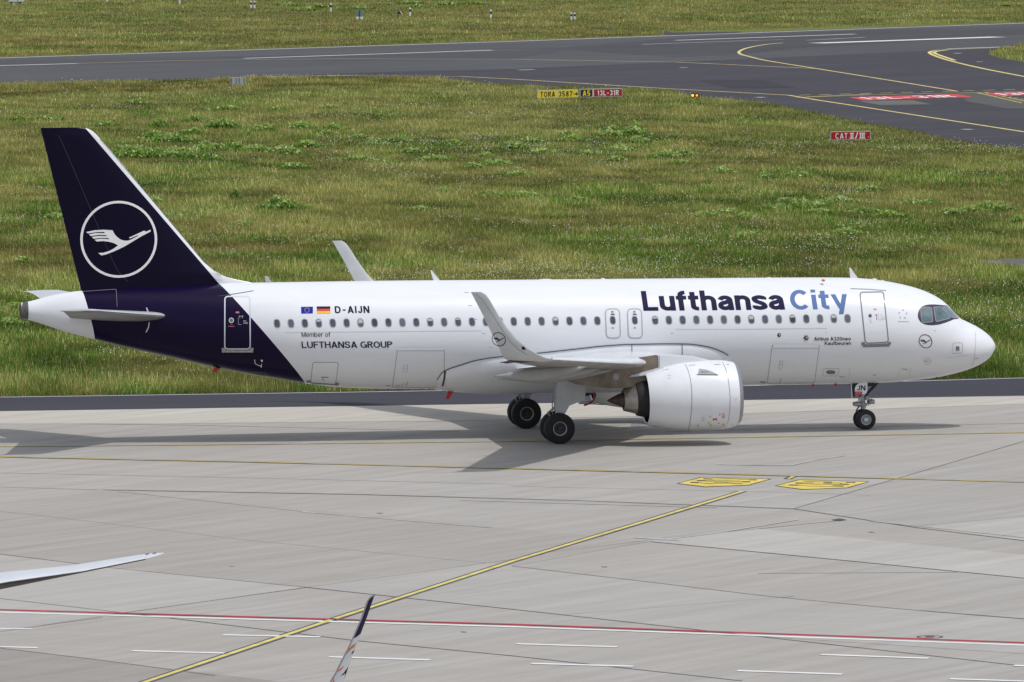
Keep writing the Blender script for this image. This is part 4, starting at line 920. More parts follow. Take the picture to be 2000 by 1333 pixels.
px_sheet('apron_edge_band', [(-100, 805), (2000, 774.5), (2100, 773), (2100, 786), (1450, 808), (900, 822), (300, 828), (-100, 828)], .004, C_WARM)
px_sheet('concrete_panel', [(200, 957), (700, 966), (1550, 994), (1745, 937), (1300, 926), (700, 909), (100, 897), (-100, 894), (-100, 950)], .004, concrete('apron_concrete_b', (.308, .296, .280)))
px_sheet('concrete_panel', [(1550, 994), (1940, 880), (2200, 800), (2200, 1003), (2000, 1008), (1785, 1030)], .004, concrete('apron_concrete_c', (.295, .284, .27)))
px_sheet('concrete_panel', [(1785, 1030), (2000, 1008), (2200, 990), (2200, 1082), (2000, 1056)], .004, concrete('apron_concrete_d', (.33, .325, .31)))
px_sheet('concrete_panel', [(1240, 1056), (1480, 1033), (2000, 1084), (2200, 1103), (2200, 1152), (2000, 1130), (1650, 1095)], .004, C_LIGHT)
px_sheet('concrete_panel', [(200, 957), (1270, 1058), (1000, 1106), (600, 1147), (-100, 1075), (-100, 1000)], .004, concrete('apron_concrete_e', (.285, .27, .252)))
px_sheet('concrete_panel', [(600, 1147), (950, 1100), (1000, 1106), (1500, 1165), (2200, 1232), (2200, 1290), (1480, 1243), (1000, 1190)], .004, concrete('apron_concrete_f', (.315, .308, .295)))
px_sheet('concrete_panel', [(-100, 1075), (600, 1147), (240, 1197), (-100, 1250)], .004, concrete('apron_concrete_g', (.33, .322, .308)))
px_sheet('concrete_panel', [(-100, 1253), (0, 1266), (280, 1300), (700, 1350), (-100, 1350)], .004, C_BROWN)
# joints
M_JOINT = mat('joint_sealant', (.115, .112, .11), .8, var=.3, vscale=1.0)
f = Flat()
J = [[(-80, 1072), (200, 1107.5), (600, 1147.5), (1000, 1190), (1100, 1201), (1480, 1243), (2080, 1310)], [(-80, 1160), (240, 1197), (330, 1207), (700, 1252), (1000, 1281), (1450, 1330)],
     [(1000, 1106), (1250, 1135), (1500, 1165), (1750, 1189), (2080, 1215)], [(1270, 1058), (1590, 1089), (2080, 1137)], [(200, 957), (700, 966), (1130, 978), (1550, 994)], [(1550, 994), (1785, 1030), (2080, 1066)],
     [(1550, 994), (1745, 937), (1940, 880), (2080, 838)], [(-80, 1262), (0, 1266), (200, 1290), (420, 1320)]]
for j, q in enumerate(J): f.rib([tuple(p) for p in stretch(q, np.array(q, float), 450)], .9, lift=j*.0003)
o = f.build('apron_joint', M_JOINT, onG(.009)); tag(o, kind='structure')
f = Flat()
J2 = [[(240, 1197), (600, 1147.5), (950, 1100), (1060, 1084)], [(1060, 1080), (1310, 1050), (1640, 1017)], [(-50, 1240), (200, 1206)], [(-80, 992), (60, 1005), (480, 1055), (950, 1100)], [(0, 924), (500, 934), (1000, 946)], [(900, 978), (1400, 992)], [(1790, 1028), (2080, 1001)],
      [(1100, 1201), (1550, 1165)], [(1480, 1120), (1870, 1118)], [(1000, 950), (1550, 962), (1700, 968)], [(0, 826), (400, 831), (900, 843)], [(1300, 843), (2000, 827)], [(1300, 1222), (1320, 1225)], [(0, 951), (190, 957)]]
for j, q in enumerate(J2): f.rib([tuple(p) for p in stretch(q, np.array(q, float), 450)], .5, lift=-.0015-j*.0002)
o = f.build('apron_hairline_joint', mat('joint_faint', (.165, .158, .15), .85, var=.3, vscale=1), onG(.009)); tag(o, kind='structure')
f = Flat()
for q, wd in (([(1400, 907), (1500, 909), (1545, 909)], 2.0), ([(1545, 909), (1600, 897), (1650, 890)], 2.5), ([(1290, 1055), (1400, 1041), (1560, 1015)], 2.5), ([(1240, 1050), (1330, 1056)], 3), ([(590, 1000), (720, 1011), (960, 1031)], 1.6), ([(230, 960), (600, 1000)], 1.0), ([(1100, 1160), (1330, 1160)], .1), ([(1700, 1018), (2000, 1050)], 1.5)): f.rib(q, wd*.8, lift=.0035+len(f.polys)*.0002)
o = f.build('pale_scuff', mat('pale_scuff', (.375, .372, .362), .85, var=.25, vscale=.8), onG(.010)); tag(o, kind='structure')
for k, (x, y, r0) in enumerate([(742, 1003, .10), (1180, 1108, .09), (905, 1235, .08), (452, 1107, .07), (1702, 1040, .09)]):
    c = g2(x, y); tag(Flat().poly([(c[0]+r0*(1+.35*math.sin(3*t+k))*math.cos(t), c[1]+1.6*r0*(1+.3*math.cos(2*t+k))*math.sin(t)) for t in np.linspace(0, 6.28, 14, endpoint=False)]).build('oil_spot', mat('oil_stain', (.17, .16, .15), .7), onM(.0095)), kind='structure')
# lines
PY_ = mat('paint_yellow', (.62, .48, .085), .7, var=.22, vscale=1.2); PYP = mat('paint_yellow_pale', (.62, .52, .18), .7, var=.2, vscale=.6); PW = mat('paint_white', (.66, .66, .65), .7, var=.10, vscale=1); PR = mat('paint_red', (.36, .022, .035), .7, var=.15, vscale=1); PK = mat('paint_black', (.028, .027, .034), .8, var=.2, vscale=2); PG = mat('paint_worn_grey', (.17, .165, .16), .8, var=.3, vscale=1); PRR = mat('paint_red_far', (.50, .03, .04), .7, var=.25, vscale=.2)
def line(name, m, pts, wd, z, **k):
    f = Flat()
    for j, q in enumerate(pts if isinstance(pts[0][0], (tuple, list)) else [pts]): f.rib([tuple(p[:2]) for p in stretch(q, G(q), 90)], wd, lift=j*.0003)
    return tag(f.build(name, m, onM(z)), kind='structure')
lead = [(120, 1392), (290, 1331), (640, 1214), (1000, 1097.5), (1250, 1022), (1450, 960.5)]
line('lead_in_line_border', mat('paint_border_grey', (.075, .075, .092), .8, var=.25, vscale=1.5), lead, .40, .012); line('lead_in_line', mat('paint_lead_yellow', (.60, .50, .13), .7, var=.2, vscale=1.5), lead, .18, .016)
t2 = [(-120, 889), (60, 894.5), (480, 903), (1000, 916), (1500, 929), (2000, 942.5), (2150, 946)]
line('guide_line_border', PK, t2, .42, .012); line('guide_line', PY_, t2, .16, .016)
t1 = [(-120, 873), (0, 873), (400, 869.5), (950, 863.5), (1420, 855.5), (2000, 845.5), (2120, 843)]
line('centre_line_border', PG, t1, .36, .012); line('centre_line', PY_, t1, .15, .016)
rd = [(-120, 1187), (0, 1192), (1000, 1220.5), (2000, 1256.5), (2120, 1261)]
line('red_boundary_line', PR, rd, .31, .016); line('white_boundary_line', PW, [(a, b+4.6) for a, b in rd], .30, .0125)
f = []
for q in ([(-60, 1227.5), (62, 1229.5)], [(-60, 1263), (74, 1266)], [(258, 1272), (450, 1277)], [(435, 1241), (625, 1245)], [(642, 1284), (840, 1290)], [(1008, 1258.5), (1207, 1264.5)], [(1038, 1297), (1237, 1302.5)], [(1440, 1311), (1645, 1318)], [(1603, 1279.5), (1814, 1287)], [(1855, 1327), (2080, 1334)], [(1980, 1301), (2100, 1305)]): f.append(q)
line('road_dash', PW, f[0:2], .26, .012); line('road_dash', PW, f[2:], .30, .012)
# the two yellow ground plates; their black writing is too foreshortened to read, so its strokes are copied
def ground_plate(pts, at, strokes):
    px_sheet('ground_marking_border', pts, .012, PK)
    c = np.mean(pts, 0); ins = [(c[0]+(a-c[0])*.955, c[1]+(b-c[1])*.90) for a, b in pts]; px_sheet('ground_marking', ins, .017, PY_)
    f = Flat()
    for k, (q, wd) in enumerate(strokes): f.rib([at(*p) for p in q], wd*1.15/10.53, lift=k*.0003)
    tag(f.build('ground_lettering', PK, onG(.022)), kind='structure')
ground_plate([(1322, 944.6), (1368, 932), (1507, 935.5), (1463, 948), (1376, 951.6)], lambda a, b: (1320+a/10.53, 928+b/10.53),
    [([(565, 76), (755, 84)], 14), ([(755, 84), (1000, 74), (1280, 82)], 4), ([(1280, 85), (1500, 98)], 6), ([(1500, 100), (1665, 103)], 15), ([(435, 120), (600, 116)], 16), ([(600, 112), (1000, 112), (1350, 126)], 5), ([(600, 132), (900, 136), (1370, 146)], 4), ([(1365, 138), (1535, 140)], 15), ([(300, 152), (465, 158)], 15), ([(465, 158), (640, 176), (780, 172)], 5), ([(780, 164), (1080, 164)], 10), ([(1080, 166), (1220, 178), (1370, 184)], 7)])
ground_plate([(1513, 949.3), (1559, 937), (1698, 941), (1656, 953.4), (1567, 956.8)], lambda a, b: (1510+a/10.53, 928+b/10.53),
    [([(620, 128), (800, 136), (1030, 142)], 7), ([(1030, 146), (1210, 148)], 17), ([(1210, 162), (1400, 168)], 5), ([(1500, 154), (1695, 156)], 13), ([(460, 170), (620, 168)], 16), ([(620, 166), (830, 162)], 6), ([(640, 182), (900, 190), (1370, 194)], 5), ([(1040, 174), (1210, 174)], 5), ([(1370, 186), (1560, 192)], 15), ([(325, 206), (520, 210)], 15), ([(520, 212), (700, 226), (1230, 236)], 5), ([(1225, 226), (1450, 230)], 14)])
px_sheet('line_stub_border', [(1530, 935.6), (1541, 930.2), (1558, 930.6), (1546, 936)], .0125, PK); px_sheet('line_stub', [(1536, 935), (1545, 930.8), (1554, 931), (1543, 935.4)], .0165, PY_)
# drain plates
def disc(name, cx, cy, r0, r1, m, z):
    c = g2(cx, cy); f = Flat()
    if r0 > 0: f.rib([(c[0]+(r0+r1)/2*math.cos(t), c[1]+(r0+r1)/2*math.sin(t)) for t in np.linspace(0, 6.283, 32, endpoint=False)], r1-r0, closed=True)
    else: f.poly([(c[0]+r1*math.cos(t), c[1]+r1*math.sin(t)) for t in np.linspace(0, 6.283, 24, endpoint=False)])
    return tag(f.build(name, m, onM(z)), kind='structure')
disc('hydrant_pit_ring', 1816, 1245, .32, .38, PK, .013); disc('hydrant_pit', 1816, 1244.8, 0, .15, PK, .013)
px_sheet('drain_cover', [(1623, 1015.5), (1640, 1012.8), (1654, 1015.6), (1638, 1017.8)], .012, mat('cast_iron', (.045, .03, .028), .6, var=.3, vscale=6))
# far markings
line('shoulder_edge_line', PW, [(-100, 777.4), (0, 775.6), (700, 765.5), (1000, 760.5), (1450, 753.5), (2000, 738), (2100, 735.5)], .16, -.011)
line('runway_edge_line', PW, [[(-300, 121), (0, 113.4), (1000, 81), (2000, 45.4), (2200, 37)], [(-200, 168.5), (0, 162.6), (150, 160), (300, 157.5), (560, 149), (700, 147)], c7([(1700, 191), (1960, 182)])], .7, -.009)
line('taxiway_edge_line', PYP, [(700, 147.5)]+c7([(-200, 299), (0, 309), (600, 346), (1080, 372), (1200, 392), (1500, 438), (2000, 515), (2200, 545)]), .36, -.012)
line('runway_turnoff_line', PYP, [[(150, 124), (350, 118.5), (650, 115), (1000, 116), (1320, 121.5), (1600, 134.5)], smooth(c7([(1060, 168), (1010, 172), (960, 179), (915, 189), (893, 198), (886, 205), (896, 213), (930, 222), (1000, 238), (1200, 270), (1500, 318), (1740, 357)]))], .34, -.008)
line('taxiway_edge_line', PYP, [smooth(c7([(1960, 184), (1750, 192), (1690, 195), (1650, 198), (1632, 204), (1638, 212), (1665, 223), (1720, 240), (1840, 268), (2000, 299), (2200, 338)])), smooth(c7([(1700, 196), (1665, 200), (1650, 205), (1662, 213), (1730, 236)]))], .42, -.012)
line('hold_line', PYP, [c7([(1110, 381), (1400, 371), (2000, 357), (2200, 352)]), c7([(1150, 378.5), (1400, 367.5)]), ], .35, -.011)
f = Flat()
for k in range(14):
    x = 1090+k*80; 
    for dy in (-5.5, ): 
        a, b = G(c7([(x+30, 378-(x-1090)*.0265+dy), (x+76, 377-(x-1060)*.0265+dy)])); f.rib([tuple(a[:2]), tuple(b[:2])], .35)
tag(f.build('hold_line_dashes', PYP, onM(-.0105)), kind='structure')
f = Flat(); 
for q in ([(1820, 363), (1990, 402)], [(1850, 362), (2040, 403)], [(1880, 368), (2050, 398)]): dashed(f, [tuple(p[:2]) for p in G(c7(q))], .35, 2.0, .8)
tag(f.build('faded_line', PYP, onM(-.0075)), kind='structure')
px_sheet('runway_sign_marking', [(1657, 190.4), (1686, 196.2), (1899, 189.6), (1870, 184.2)], -.0085, PRR)
f = Flat(); text_flat(f, '13L-31R', .17, (1692, 194.6), (178, -4.9), (-20, -4.0), .12); tag(f.build('runway_sign_lettering', PW, onG(-.0045)), kind='structure')
px_sheet('runway_sign_marking', [(1920, 182.6), (1950, 188.2), (2163, 181.6), (2134, 176.2)], -.0085, PRR)
f = Flat(); text_flat(f, '13L-31R', .17, (1956, 186.6), (178, -4.9), (-20, -4.0), .12); tag(f.build('runway_sign_lettering', PW, onG(-.0045)), kind='structure')
line('runway_marking', PW, [c7([(640, 158), (1340, 133.5)]), [(477, 114.3), (962, 98.2)], [(-60, 130), (150, 124.3)]], .9, -.0075)
line('runway_marking', PW, [c7([(1190, 169), (1900, 144.5)])], 2.6, -.0075); line('runway_worn_marking', mat('paint_worn_white', (.33, .33, .33), .8, var=.4, vscale=.15), [c7([(510, 174), (800, 163), (1060, 155)]), c7([(1150, 158), (1380, 146)])], .7, -.0075)
M_TUFF = mat('touchdown_dash', (.5, .5, .5), .8)
line('taxiway_dash', M_TUFF, [c7([(25, 274), (85, 272)]), c7([(655, 264), (685, 264)]), c7([(955, 380), (985, 381)]), c7([(1760, 505), (1798, 506)]), c7([(1815, 242), (1838, 242)]), c7([(1730, 208), (1750, 209)])], .8, -.009)
# bare spot in the meadow at right
px_sheet('bare_spot', [(1893, 512), (1950, 506.5), (2100, 503), (2100, 520), (1990, 522), (1920, 516)], -.02, mat('bare_gravel', (.10, .09, .085), .9, var=.3, vscale=.8))

# ================================================================== VEGETATION
GRASS_EDGE = [(p[0]-1000)/1 for p in []]
def inpoly(P, poly):
    x, y = P[:, 0], P[:, 1]; r = np.zeros(len(P), bool); n = len(poly)
    for i in range(n):
        (x0, y0), (x1, y1) = poly[i], poly[(i+1) % n]
        c = ((y0 > y) != (y1 > y)) & (x < (x1-x0)*(y-y0)/((y1-y0) if y1 != y0 else 1e-9)+x0); r ^= c
    return r
near_edge = [(-700, 785), (0, 775.2), (700, 765), (1000, 760), (1450, 753), (2000, 737.5), (2700, 723)]
field = near_edge + [(2700, 410)] + [c for c in c7([(2000, 585), (1850, 567), (1700, 546), (1600, 521), (1500, 501), (1350, 476), (1200, 445), (1100, 425), (1000, 405), (800, 387), (700, 379), (640, 356), (400, 343), (100, 335), (-100, 326)])] + [(860, 153.6), (700, 151.2), (560, 151.5), (300, 158.5), (0, 164.5), (-700, 182)]
far = [(-700, 131), (0, 112), (1000, 79.6), (1290, 69), (1310, 62), (2000, 44), (2500, 22), (2500, -24), (-700, -24)]
isl = c7([(2300, 262), (2000, 243), (1900, 226), (1860, 212), (1868, 202), (1900, 190), (2000, 170), (2300, 112)])
spot = [(1893, 512), (1950, 506.5), (2100, 503), (2100, 520), (1990, 522), (1920, 516)]
def vnoise(P, s, seed):                   # smooth value noise on the ground plane
    r = np.random.default_rng(seed); T = r.random((64, 64)); q = P/s; i = np.floor(q).astype(int); f = q-i; f = f*f*(3-2*f)
    a = T[i[:, 0] % 64, i[:, 1] % 64]; b = T[(i[:, 0]+1) % 64, i[:, 1] % 64]; c = T[i[:, 0] % 64, (i[:, 1]+1) % 64]; d = T[(i[:, 0]+1) % 64, (i[:, 1]+1) % 64]
    return (a*(1-f[:, 0])+b*f[:, 0])*(1-f[:, 1])+(c*(1-f[:, 0])+d*f[:, 0])*f[:, 1]
def blades(name, px, hgt, wdt, lean, cols, m, nb=1, z0=-.03):
    N = len(px); B = G(px, z0); a = rng.random(N)*2*math.pi; la = rng.random(N)*2*math.pi; L = lean*rng.random(N)*hgt
    dx, dy = np.cos(a)*wdt/2, np.sin(a)*wdt/2
    v = np.zeros((N, 4, 3)); v[:, 0] = B-np.stack([dx, dy, 0*dx], 1); v[:, 1] = B+np.stack([dx, dy, 0*dx], 1)
    tip = B+np.stack([np.cos(la)*L, np.sin(la)*L, hgt], 1); v[:, 2] = tip+np.stack([dx, dy, 0*dx], 1)*.35; v[:, 3] = tip-np.stack([dx, dy, 0*dx], 1)*.35
    quads(name, v, cols, m); return B
def quads(name, v, cols, m):
    N = len(v); me = bpy.data.meshes.new(name); me.vertices.add(4*N); me.vertices.foreach_set('co', v.reshape(-1).astype(np.float32))
    me.loops.add(4*N); me.loops.foreach_set('vertex_index', np.arange(4*N, dtype=np.int32)); me.polygons.add(N)
    me.polygons.foreach_set('loop_start', np.arange(0, 4*N, 4, dtype=np.int32)); me.update(calc_edges=True)
    ca = me.color_attributes.new('tint', 'FLOAT_COLOR', 'POINT'); c4_ = np.ones((N, 4, 4), np.float32); c4_[:, :, :3] = cols[:, None, :]; ca.data.foreach_set('color', c4_.reshape(-1))
    me.materials.append(m); o = bpy.data.objects.new(name, me); COL.objects.link(o); tag(o, kind='stuff'); return o
s = NT('plant_tissue', .75); at_ = s.n.nodes.new('ShaderNodeAttribute'); at_.attribute_name = 'tint'; s.color(at_.outputs['Color']); s.b.inputs['Specular IOR Level'].default_value = .15
tr = s.n.nodes.new('ShaderNodeBsdfTranslucent'); s.n.links.new(at_.outputs['Color'], tr.inputs[0]); mx = s.n.nodes.new('ShaderNodeMixShader'); mx.inputs[0].default_value = .35
s.n.links.new(s.b.outputs[0], mx.inputs[1]); s.n.links.new(tr.outputs[0], mx.inputs[2]); s.n.links.new(mx.outputs[0], s.n.nodes['Material Output'].inputs[0]); M_PLANT = s.m
def sample(poly, n, seed):
    r = np.random.default_rng(seed); P = np.array(poly); lo, hi = P.min(0), P.max(0); out = lo+(hi-lo)*r.random((n, 2)); return out[inpoly(out, poly)]
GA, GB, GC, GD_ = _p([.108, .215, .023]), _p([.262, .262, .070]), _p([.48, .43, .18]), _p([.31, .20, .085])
def meadow(name, poly, n, seed, hs=1.0, brown=0.0):
    px = sample(poly, n, seed); px = px[~inpoly(px, spot)]; off_ = (px[:, 0] < -60) | (px[:, 0] > 2060); px = px[~off_ | (rng.random(len(px)) < .5)]; B = G(px); P2 = B[:, :2]
    D = np.linalg.norm(B-CC, axis=1); k = D/300
    big = vnoise(P2*_p([1.0, .45]), 9, 1)*.5+vnoise(P2*_p([1.3, .5]), 3.2, 2)*.32+vnoise(P2, 1.0, 3)*.18
    drk = vnoise(P2*_p([1.2, .5]), 2.4, 6)*.55+vnoise(P2*_p([.9, .5]), 7, 7)*.45
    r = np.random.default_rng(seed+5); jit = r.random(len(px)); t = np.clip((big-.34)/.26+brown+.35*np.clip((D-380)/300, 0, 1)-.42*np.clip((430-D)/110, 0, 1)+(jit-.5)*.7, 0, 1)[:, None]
    c = GA*(1-t)+GB*t; st = (r.random(len(px)) < .10+.16*np.clip((drk-.35)*3, 0, 1))[:, None]; c = np.where(st, GC*(.7+.5*jit[:, None]), c)
    rst = vnoise(P2*_p([.45, 1]), 9, 51)*.6+vnoise(P2*_p([.5, 1]), 28, 52)*.4; rb = (r.random(len(px)) < .03+.3*brown+1.6*np.clip(rst-.58, 0, .3))[:, None]; c = np.where(rb, GD_, c)
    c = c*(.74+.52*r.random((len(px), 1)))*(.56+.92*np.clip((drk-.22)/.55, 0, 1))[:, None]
    far_ = np.clip((D-420)/300, 0, 1)
    h = (.08+.24*r.random(len(px))**1.3)*hs*(.6+.8*drk)*np.where(st[:, 0], 1.45, 1); w_ = (.022+.024*r.random(len(px)))*k*np.where(st[:, 0], .7, 1)
    blades(name, px, h, w_, .55, c, M_PLANT)
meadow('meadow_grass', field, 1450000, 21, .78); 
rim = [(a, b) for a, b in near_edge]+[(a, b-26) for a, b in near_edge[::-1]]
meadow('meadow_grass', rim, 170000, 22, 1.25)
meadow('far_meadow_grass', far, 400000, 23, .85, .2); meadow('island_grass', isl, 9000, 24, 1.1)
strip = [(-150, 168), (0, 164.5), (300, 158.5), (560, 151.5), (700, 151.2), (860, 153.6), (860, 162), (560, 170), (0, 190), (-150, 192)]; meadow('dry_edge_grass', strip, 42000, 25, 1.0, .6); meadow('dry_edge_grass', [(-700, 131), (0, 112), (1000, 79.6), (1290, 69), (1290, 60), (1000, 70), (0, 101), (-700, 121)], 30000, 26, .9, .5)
# white flowers
def flowers(poly, n, seed):
    px = sample(poly, n, seed); B = G(px); P2 = B[:, :2]; r = np.random.default_rng(seed)
    d = vnoise(P2*_p([1.0, .6]), 4, 31)*.4+vnoise(P2*_p([1.2, .7]), 1.5, 32)*.3+vnoise(P2*_p([.8, .6]), 14, 33)*.3
    keep = r.random(len(px)) < np.clip((d-.53)*5.0, .010, 1); px, B = px[keep], B[keep]; N = len(px); k = np.linalg.norm(B-CC, axis=1)/300
    sz = (.024+.034*r.random(N))*k**.7; h = .22+.25*r.random(N); c = B+np.stack([0*h, 0*h, h], 1)
    R3 = _p([CR[0], CR[1], 0]); v = np.stack([c-R3*sz[:, None]/2, c+_p([0, -.5, -.35])*sz[:, None]/1.5, c+R3*sz[:, None]/2, c+_p([0, .5, .5])*sz[:, None]/1.5], 1)
    quads('white_wildflowers', v, np.where((r.random(N) < .06)[:, None], _p([.75, .62, .08]), _p([.72, .72, .70])), M_PLANT)
flowers(field, 100000, 41); flowers(far, 8000, 42)
# leafy dock clumps: (x, y, half width, height in photo units)
docks = [(95, 232, 22, 9), (40, 232, 14, 8), (270, 200, 22, 9), (205, 243, 20, 9), (300, 265, 24, 14), (330, 270, 40, 16), (265, 298, 62, 22), (340, 300, 60, 16), (380, 233, 20, 12), (435, 243, 28, 18), (313, 243, 18, 12), (375, 258, 20, 12), (365, 298, 26, 12), (455, 286, 25, 14), (400, 287, 26, 14), (420, 290, 30, 12), (505, 254, 22, 10), (520, 253, 14, 12), (570, 297, 24, 12), (445, 212, 26, 9), (588, 247, 22, 12), (655, 250, 20, 10), (600, 283, 30, 12), (500, 292, 30, 10), (550, 293, 30, 10), (575, 325, 24, 10), (420, 310, 12, 9), (458, 382, 10, 18), (548, 400, 38, 20), (640, 260, 14, 8), (700, 268, 18, 8), (735, 280, 22, 9), (780, 272, 24, 10), (810, 295, 26, 8), (850, 310, 26, 8), (880, 280, 22, 10), (700, 310, 26, 8), (760, 316, 20, 8), (925, 325, 20, 8), (970, 320, 34, 9), (1000, 285, 22, 12), (1035, 275, 20, 10), (1060, 297, 26, 8), (1105, 262, 16, 8), (1120, 272, 26, 9), (1190, 262, 26, 10), (1200, 252, 18, 8), (1235, 257, 30, 12), (1210, 292, 28, 8), (1240, 250, 14, 14), (1300, 304, 30, 12), (1335, 300, 18, 10), (1248, 275, 24, 10), (1205, 313, 22, 9), (1410, 335, 24, 9), (1495, 345, 14, 12), (1560, 343, 22, 10), (1380, 420, 26, 10), (1420, 415, 28, 10), (1455, 425, 26, 10), (1570, 402, 30, 16), (1540, 395, 24, 14), (1600, 400, 22, 12), (1640, 392, 36, 10), (1690, 412, 26, 9), (1650, 455, 34, 9), (1740, 420, 26, 10), (1860, 415, 22, 9), (1940, 405, 34, 16), (1900, 410, 24, 10), (1990, 430, 14, 12), (110, 425, 26, 10), (820, 408, 20, 8), (1010, 382, 46, 9), (20, 630, 24, 10), (45, 510, 14, 10), (30, 600, 20, 8), (1800, 395, 30, 9), (1700, 370, 26, 8), (1330, 318, 16, 7), (1130, 390, 20, 7), (300, 392, 20, 8), (480, 440, 24, 7), (1460, 460, 26, 7), (640, 210, 14, 6), (545, 215, 14, 6), (620, 258, 10, 6), (560, 10, 24, 6), (598, 18, 22, 6), (625, 13, 18, 6), (800, 6, 20, 6), (820, 14, 16, 6), (875, 8, 20, 5), (925, 7, 22, 5), (700, 16, 26, 4), (1600, 415, 22, 8), (1520, 405, 20, 8), (1005, 340, 26, 8), (950, 305, 20, 8), (1150, 300, 20, 7), (130, 600, 16, 5), (870, 372, 20, 6), (960, 378, 24, 6)]
vs = []; cs = []
for x, y, hw, hh in docks:
    c = g2(x, y+hh*.45, -.03); sc_ = np.linalg.norm(c-CC)/FPX; n = int(hw*hh*1.7)+24
    r3 = rng.normal(size=(n, 3)); ux = np.clip(r3[:, 0]*.5, -1.1, 1.1)*hw*sc_; uy = r3[:, 1]*hw*sc_*.5; dome = np.clip(1-(r3[:, 0]*.5)**2-.3*np.abs(r3[:, 1]*.5), .1, 1)
    uz = (.10+hh*1.0*sc_*dome*(.45+.9*vnoise(np.stack([ux+x, uy+y], 1), .35, 77)))*(.2+.8*rng.random(n)); ux = ux*(1+.5*vnoise(np.stack([uz*9+x, uy], 1), .4, 78)); n = n
    q = c+np.stack([ux*CR[0]-uy*CR[1]*0, ux*CR[1]+uy, uz], 1); s_ = (.06+.08*rng.random(n))*max(1, sc_/.027)
    a = rng.normal(size=(n, 3)); a /= np.linalg.norm(a, axis=1, keepdims=True); b = np.cross(a, rng.normal(size=(n, 3))); b /= np.linalg.norm(b, axis=1, keepdims=True); b[:, 2] = np.abs(b[:, 2])
    vs.append(np.stack([q-b*s_[:, None], q+a*s_[:, None]*.55, q+b*s_[:, None], q-a*s_[:, None]*.55], 1))
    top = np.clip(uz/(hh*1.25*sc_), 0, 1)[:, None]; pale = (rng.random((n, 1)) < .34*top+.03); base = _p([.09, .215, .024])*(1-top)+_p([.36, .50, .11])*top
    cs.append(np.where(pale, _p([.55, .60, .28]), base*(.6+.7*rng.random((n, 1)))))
quads('dock_weeds', np.concatenate(vs), np.concatenate(cs), M_PLANT)

# ================================================================== AIRFIELD SIGNS AND MARKERS
S_FR = mat('sign_frame_grey', (.48, .49, .50), .45, metal=.2); S_YEL = mat('sign_yellow', (.72, .55, .012), .5); S_RED = mat('sign_red', (.34, .004, .006), .45); S_BLK = mat('sign_black', (.012, .012, .012), .45); S_WHT = mat('sign_white', (.75, .75, .75), .45); S_YTX = mat('sign_yellow_text', (.75, .55, .03), .45)
def sign(name, label, xl, xr, yb, yt_l, panels, group=None, cat='sign', feet=True):
    """upright sign whose lower corners stand at photo points (xl, yb[0]) and (xr, yb[1])"""
    A, B = g2(xl, yb[0]), g2(xr, yb[1]); A[2] = B[2] = .12
    u = B-A; Lm = np.linalg.norm(u); u = u/Lm; nrm = np.cross(u, _p([0, 0, 1])); nrm = nrm if nrm @ (CC-A) > 0 else -nrm
    sc_ = np.linalg.norm(A-CC)/FPX; hgt = yt_l*sc_; T = thing(name, label, cat, tuple((A+B)/2*_p([1, 1, 0])), group); o = _p(T.location)
    c = (A+B)/2-o; rot = Matrix((tuple(u), tuple(nrm), (0, 0, 1))).transposed()
    MB().box((c[0], c[1], c[2]+hgt/2), (Lm, .22, hgt), rot).build('sign_case', S_FR, T, bev=.015)
    if feet:
        mb = MB()
        for q in (.08, .36, .64, .92):
            p = A+u*Lm*q-o; mb.tube([(p[0], p[1], -.03), (p[0], p[1], .14)], .03, 6)
        mb.build('foot', S_FR, T)
    globals()['BKA'] = (A, u, nrm, o)
    for (u0, u1, m, txt, tm, wd, nm) in panels:
        def mp(P, L, A=A, u=u, nrm=nrm, Lm=Lm, hgt=hgt, o=o, lift=.115): return A-o+u*(P[:, :1])+_p([0, 0, 1])*P[:, 1:2]+nrm*(lift+L[:, None])
        pn = Flat().rect(u0*Lm+.05, .05*hgt+.02, u1*Lm-.05, hgt*.95-.02).build(nm, m, lambda P, L: mp(P, L, lift=.115), T)
        for (s_, a, b, v0, v1) in txt: f = Flat(); text_flat(f, s_, wd, ((u0+(u1-u0)*a)*Lm, v0*hgt), ((u1-u0)*(b-a)*Lm, 0), (0, (v1-v0)*hgt), .16); f.build('sign_text', tm, lambda P, L: mp(P, L, lift=.125), pn)
    return T
sign('airfield_sign', 'yellow sign with black text TORA 3587 and arrow', 1048.8, 1128.5, (195.2, 193.6), 16.2, [(0, .5, S_YEL, [('TORA', .14, .86, .16, .80)], S_BLK, .17, 'sign_panel'), (.5, 1, S_YEL, [('3587>', .03, .99, .16, .80)], S_BLK, .17, 'sign_panel')], 'airfield signs in the meadow')
sign('airfield_sign', 'black A5 and red 13L-31R panels sharing one frame beside the yellow sign', 1132, 1214.8, (193.2, 191.6), 16.2, [(0, .30, S_BLK, [('A5', .2, .8, .16, .82)], S_YTX, .19, 'black_panel'), (.32, 1, S_RED, [('13L-31R', .13, .87, .18, .80)], S_WHT, .16, 'red_panel')], 'airfield signs in the meadow')
sign('airfield_sign', 'red CAT II/III sign alone in the grass below the taxiway', 1621.5, 1700.3, (277.4, 276.4), 17.2, [(0, 1, S_RED, [('CAT', .12, .42, .16, .80), ('"', .48, .58, .16, .80), ('/', .61, .68, .14, .84), ('#', .71, .86, .16, .80)], S_WHT, .15, 'red_panel')], 'airfield signs in the meadow')
bk = sign('sign_back', 'back of a grey ribbed sign box at the runway edge', 450, 479.8, (168.6, 168.4), 14.4, [(0, 1, mat('sign_back_grey', (.36, .40, .44), .5), [], S_BLK, .05, 'back_panel')])
_P = bpy.data.objects['back_panel']
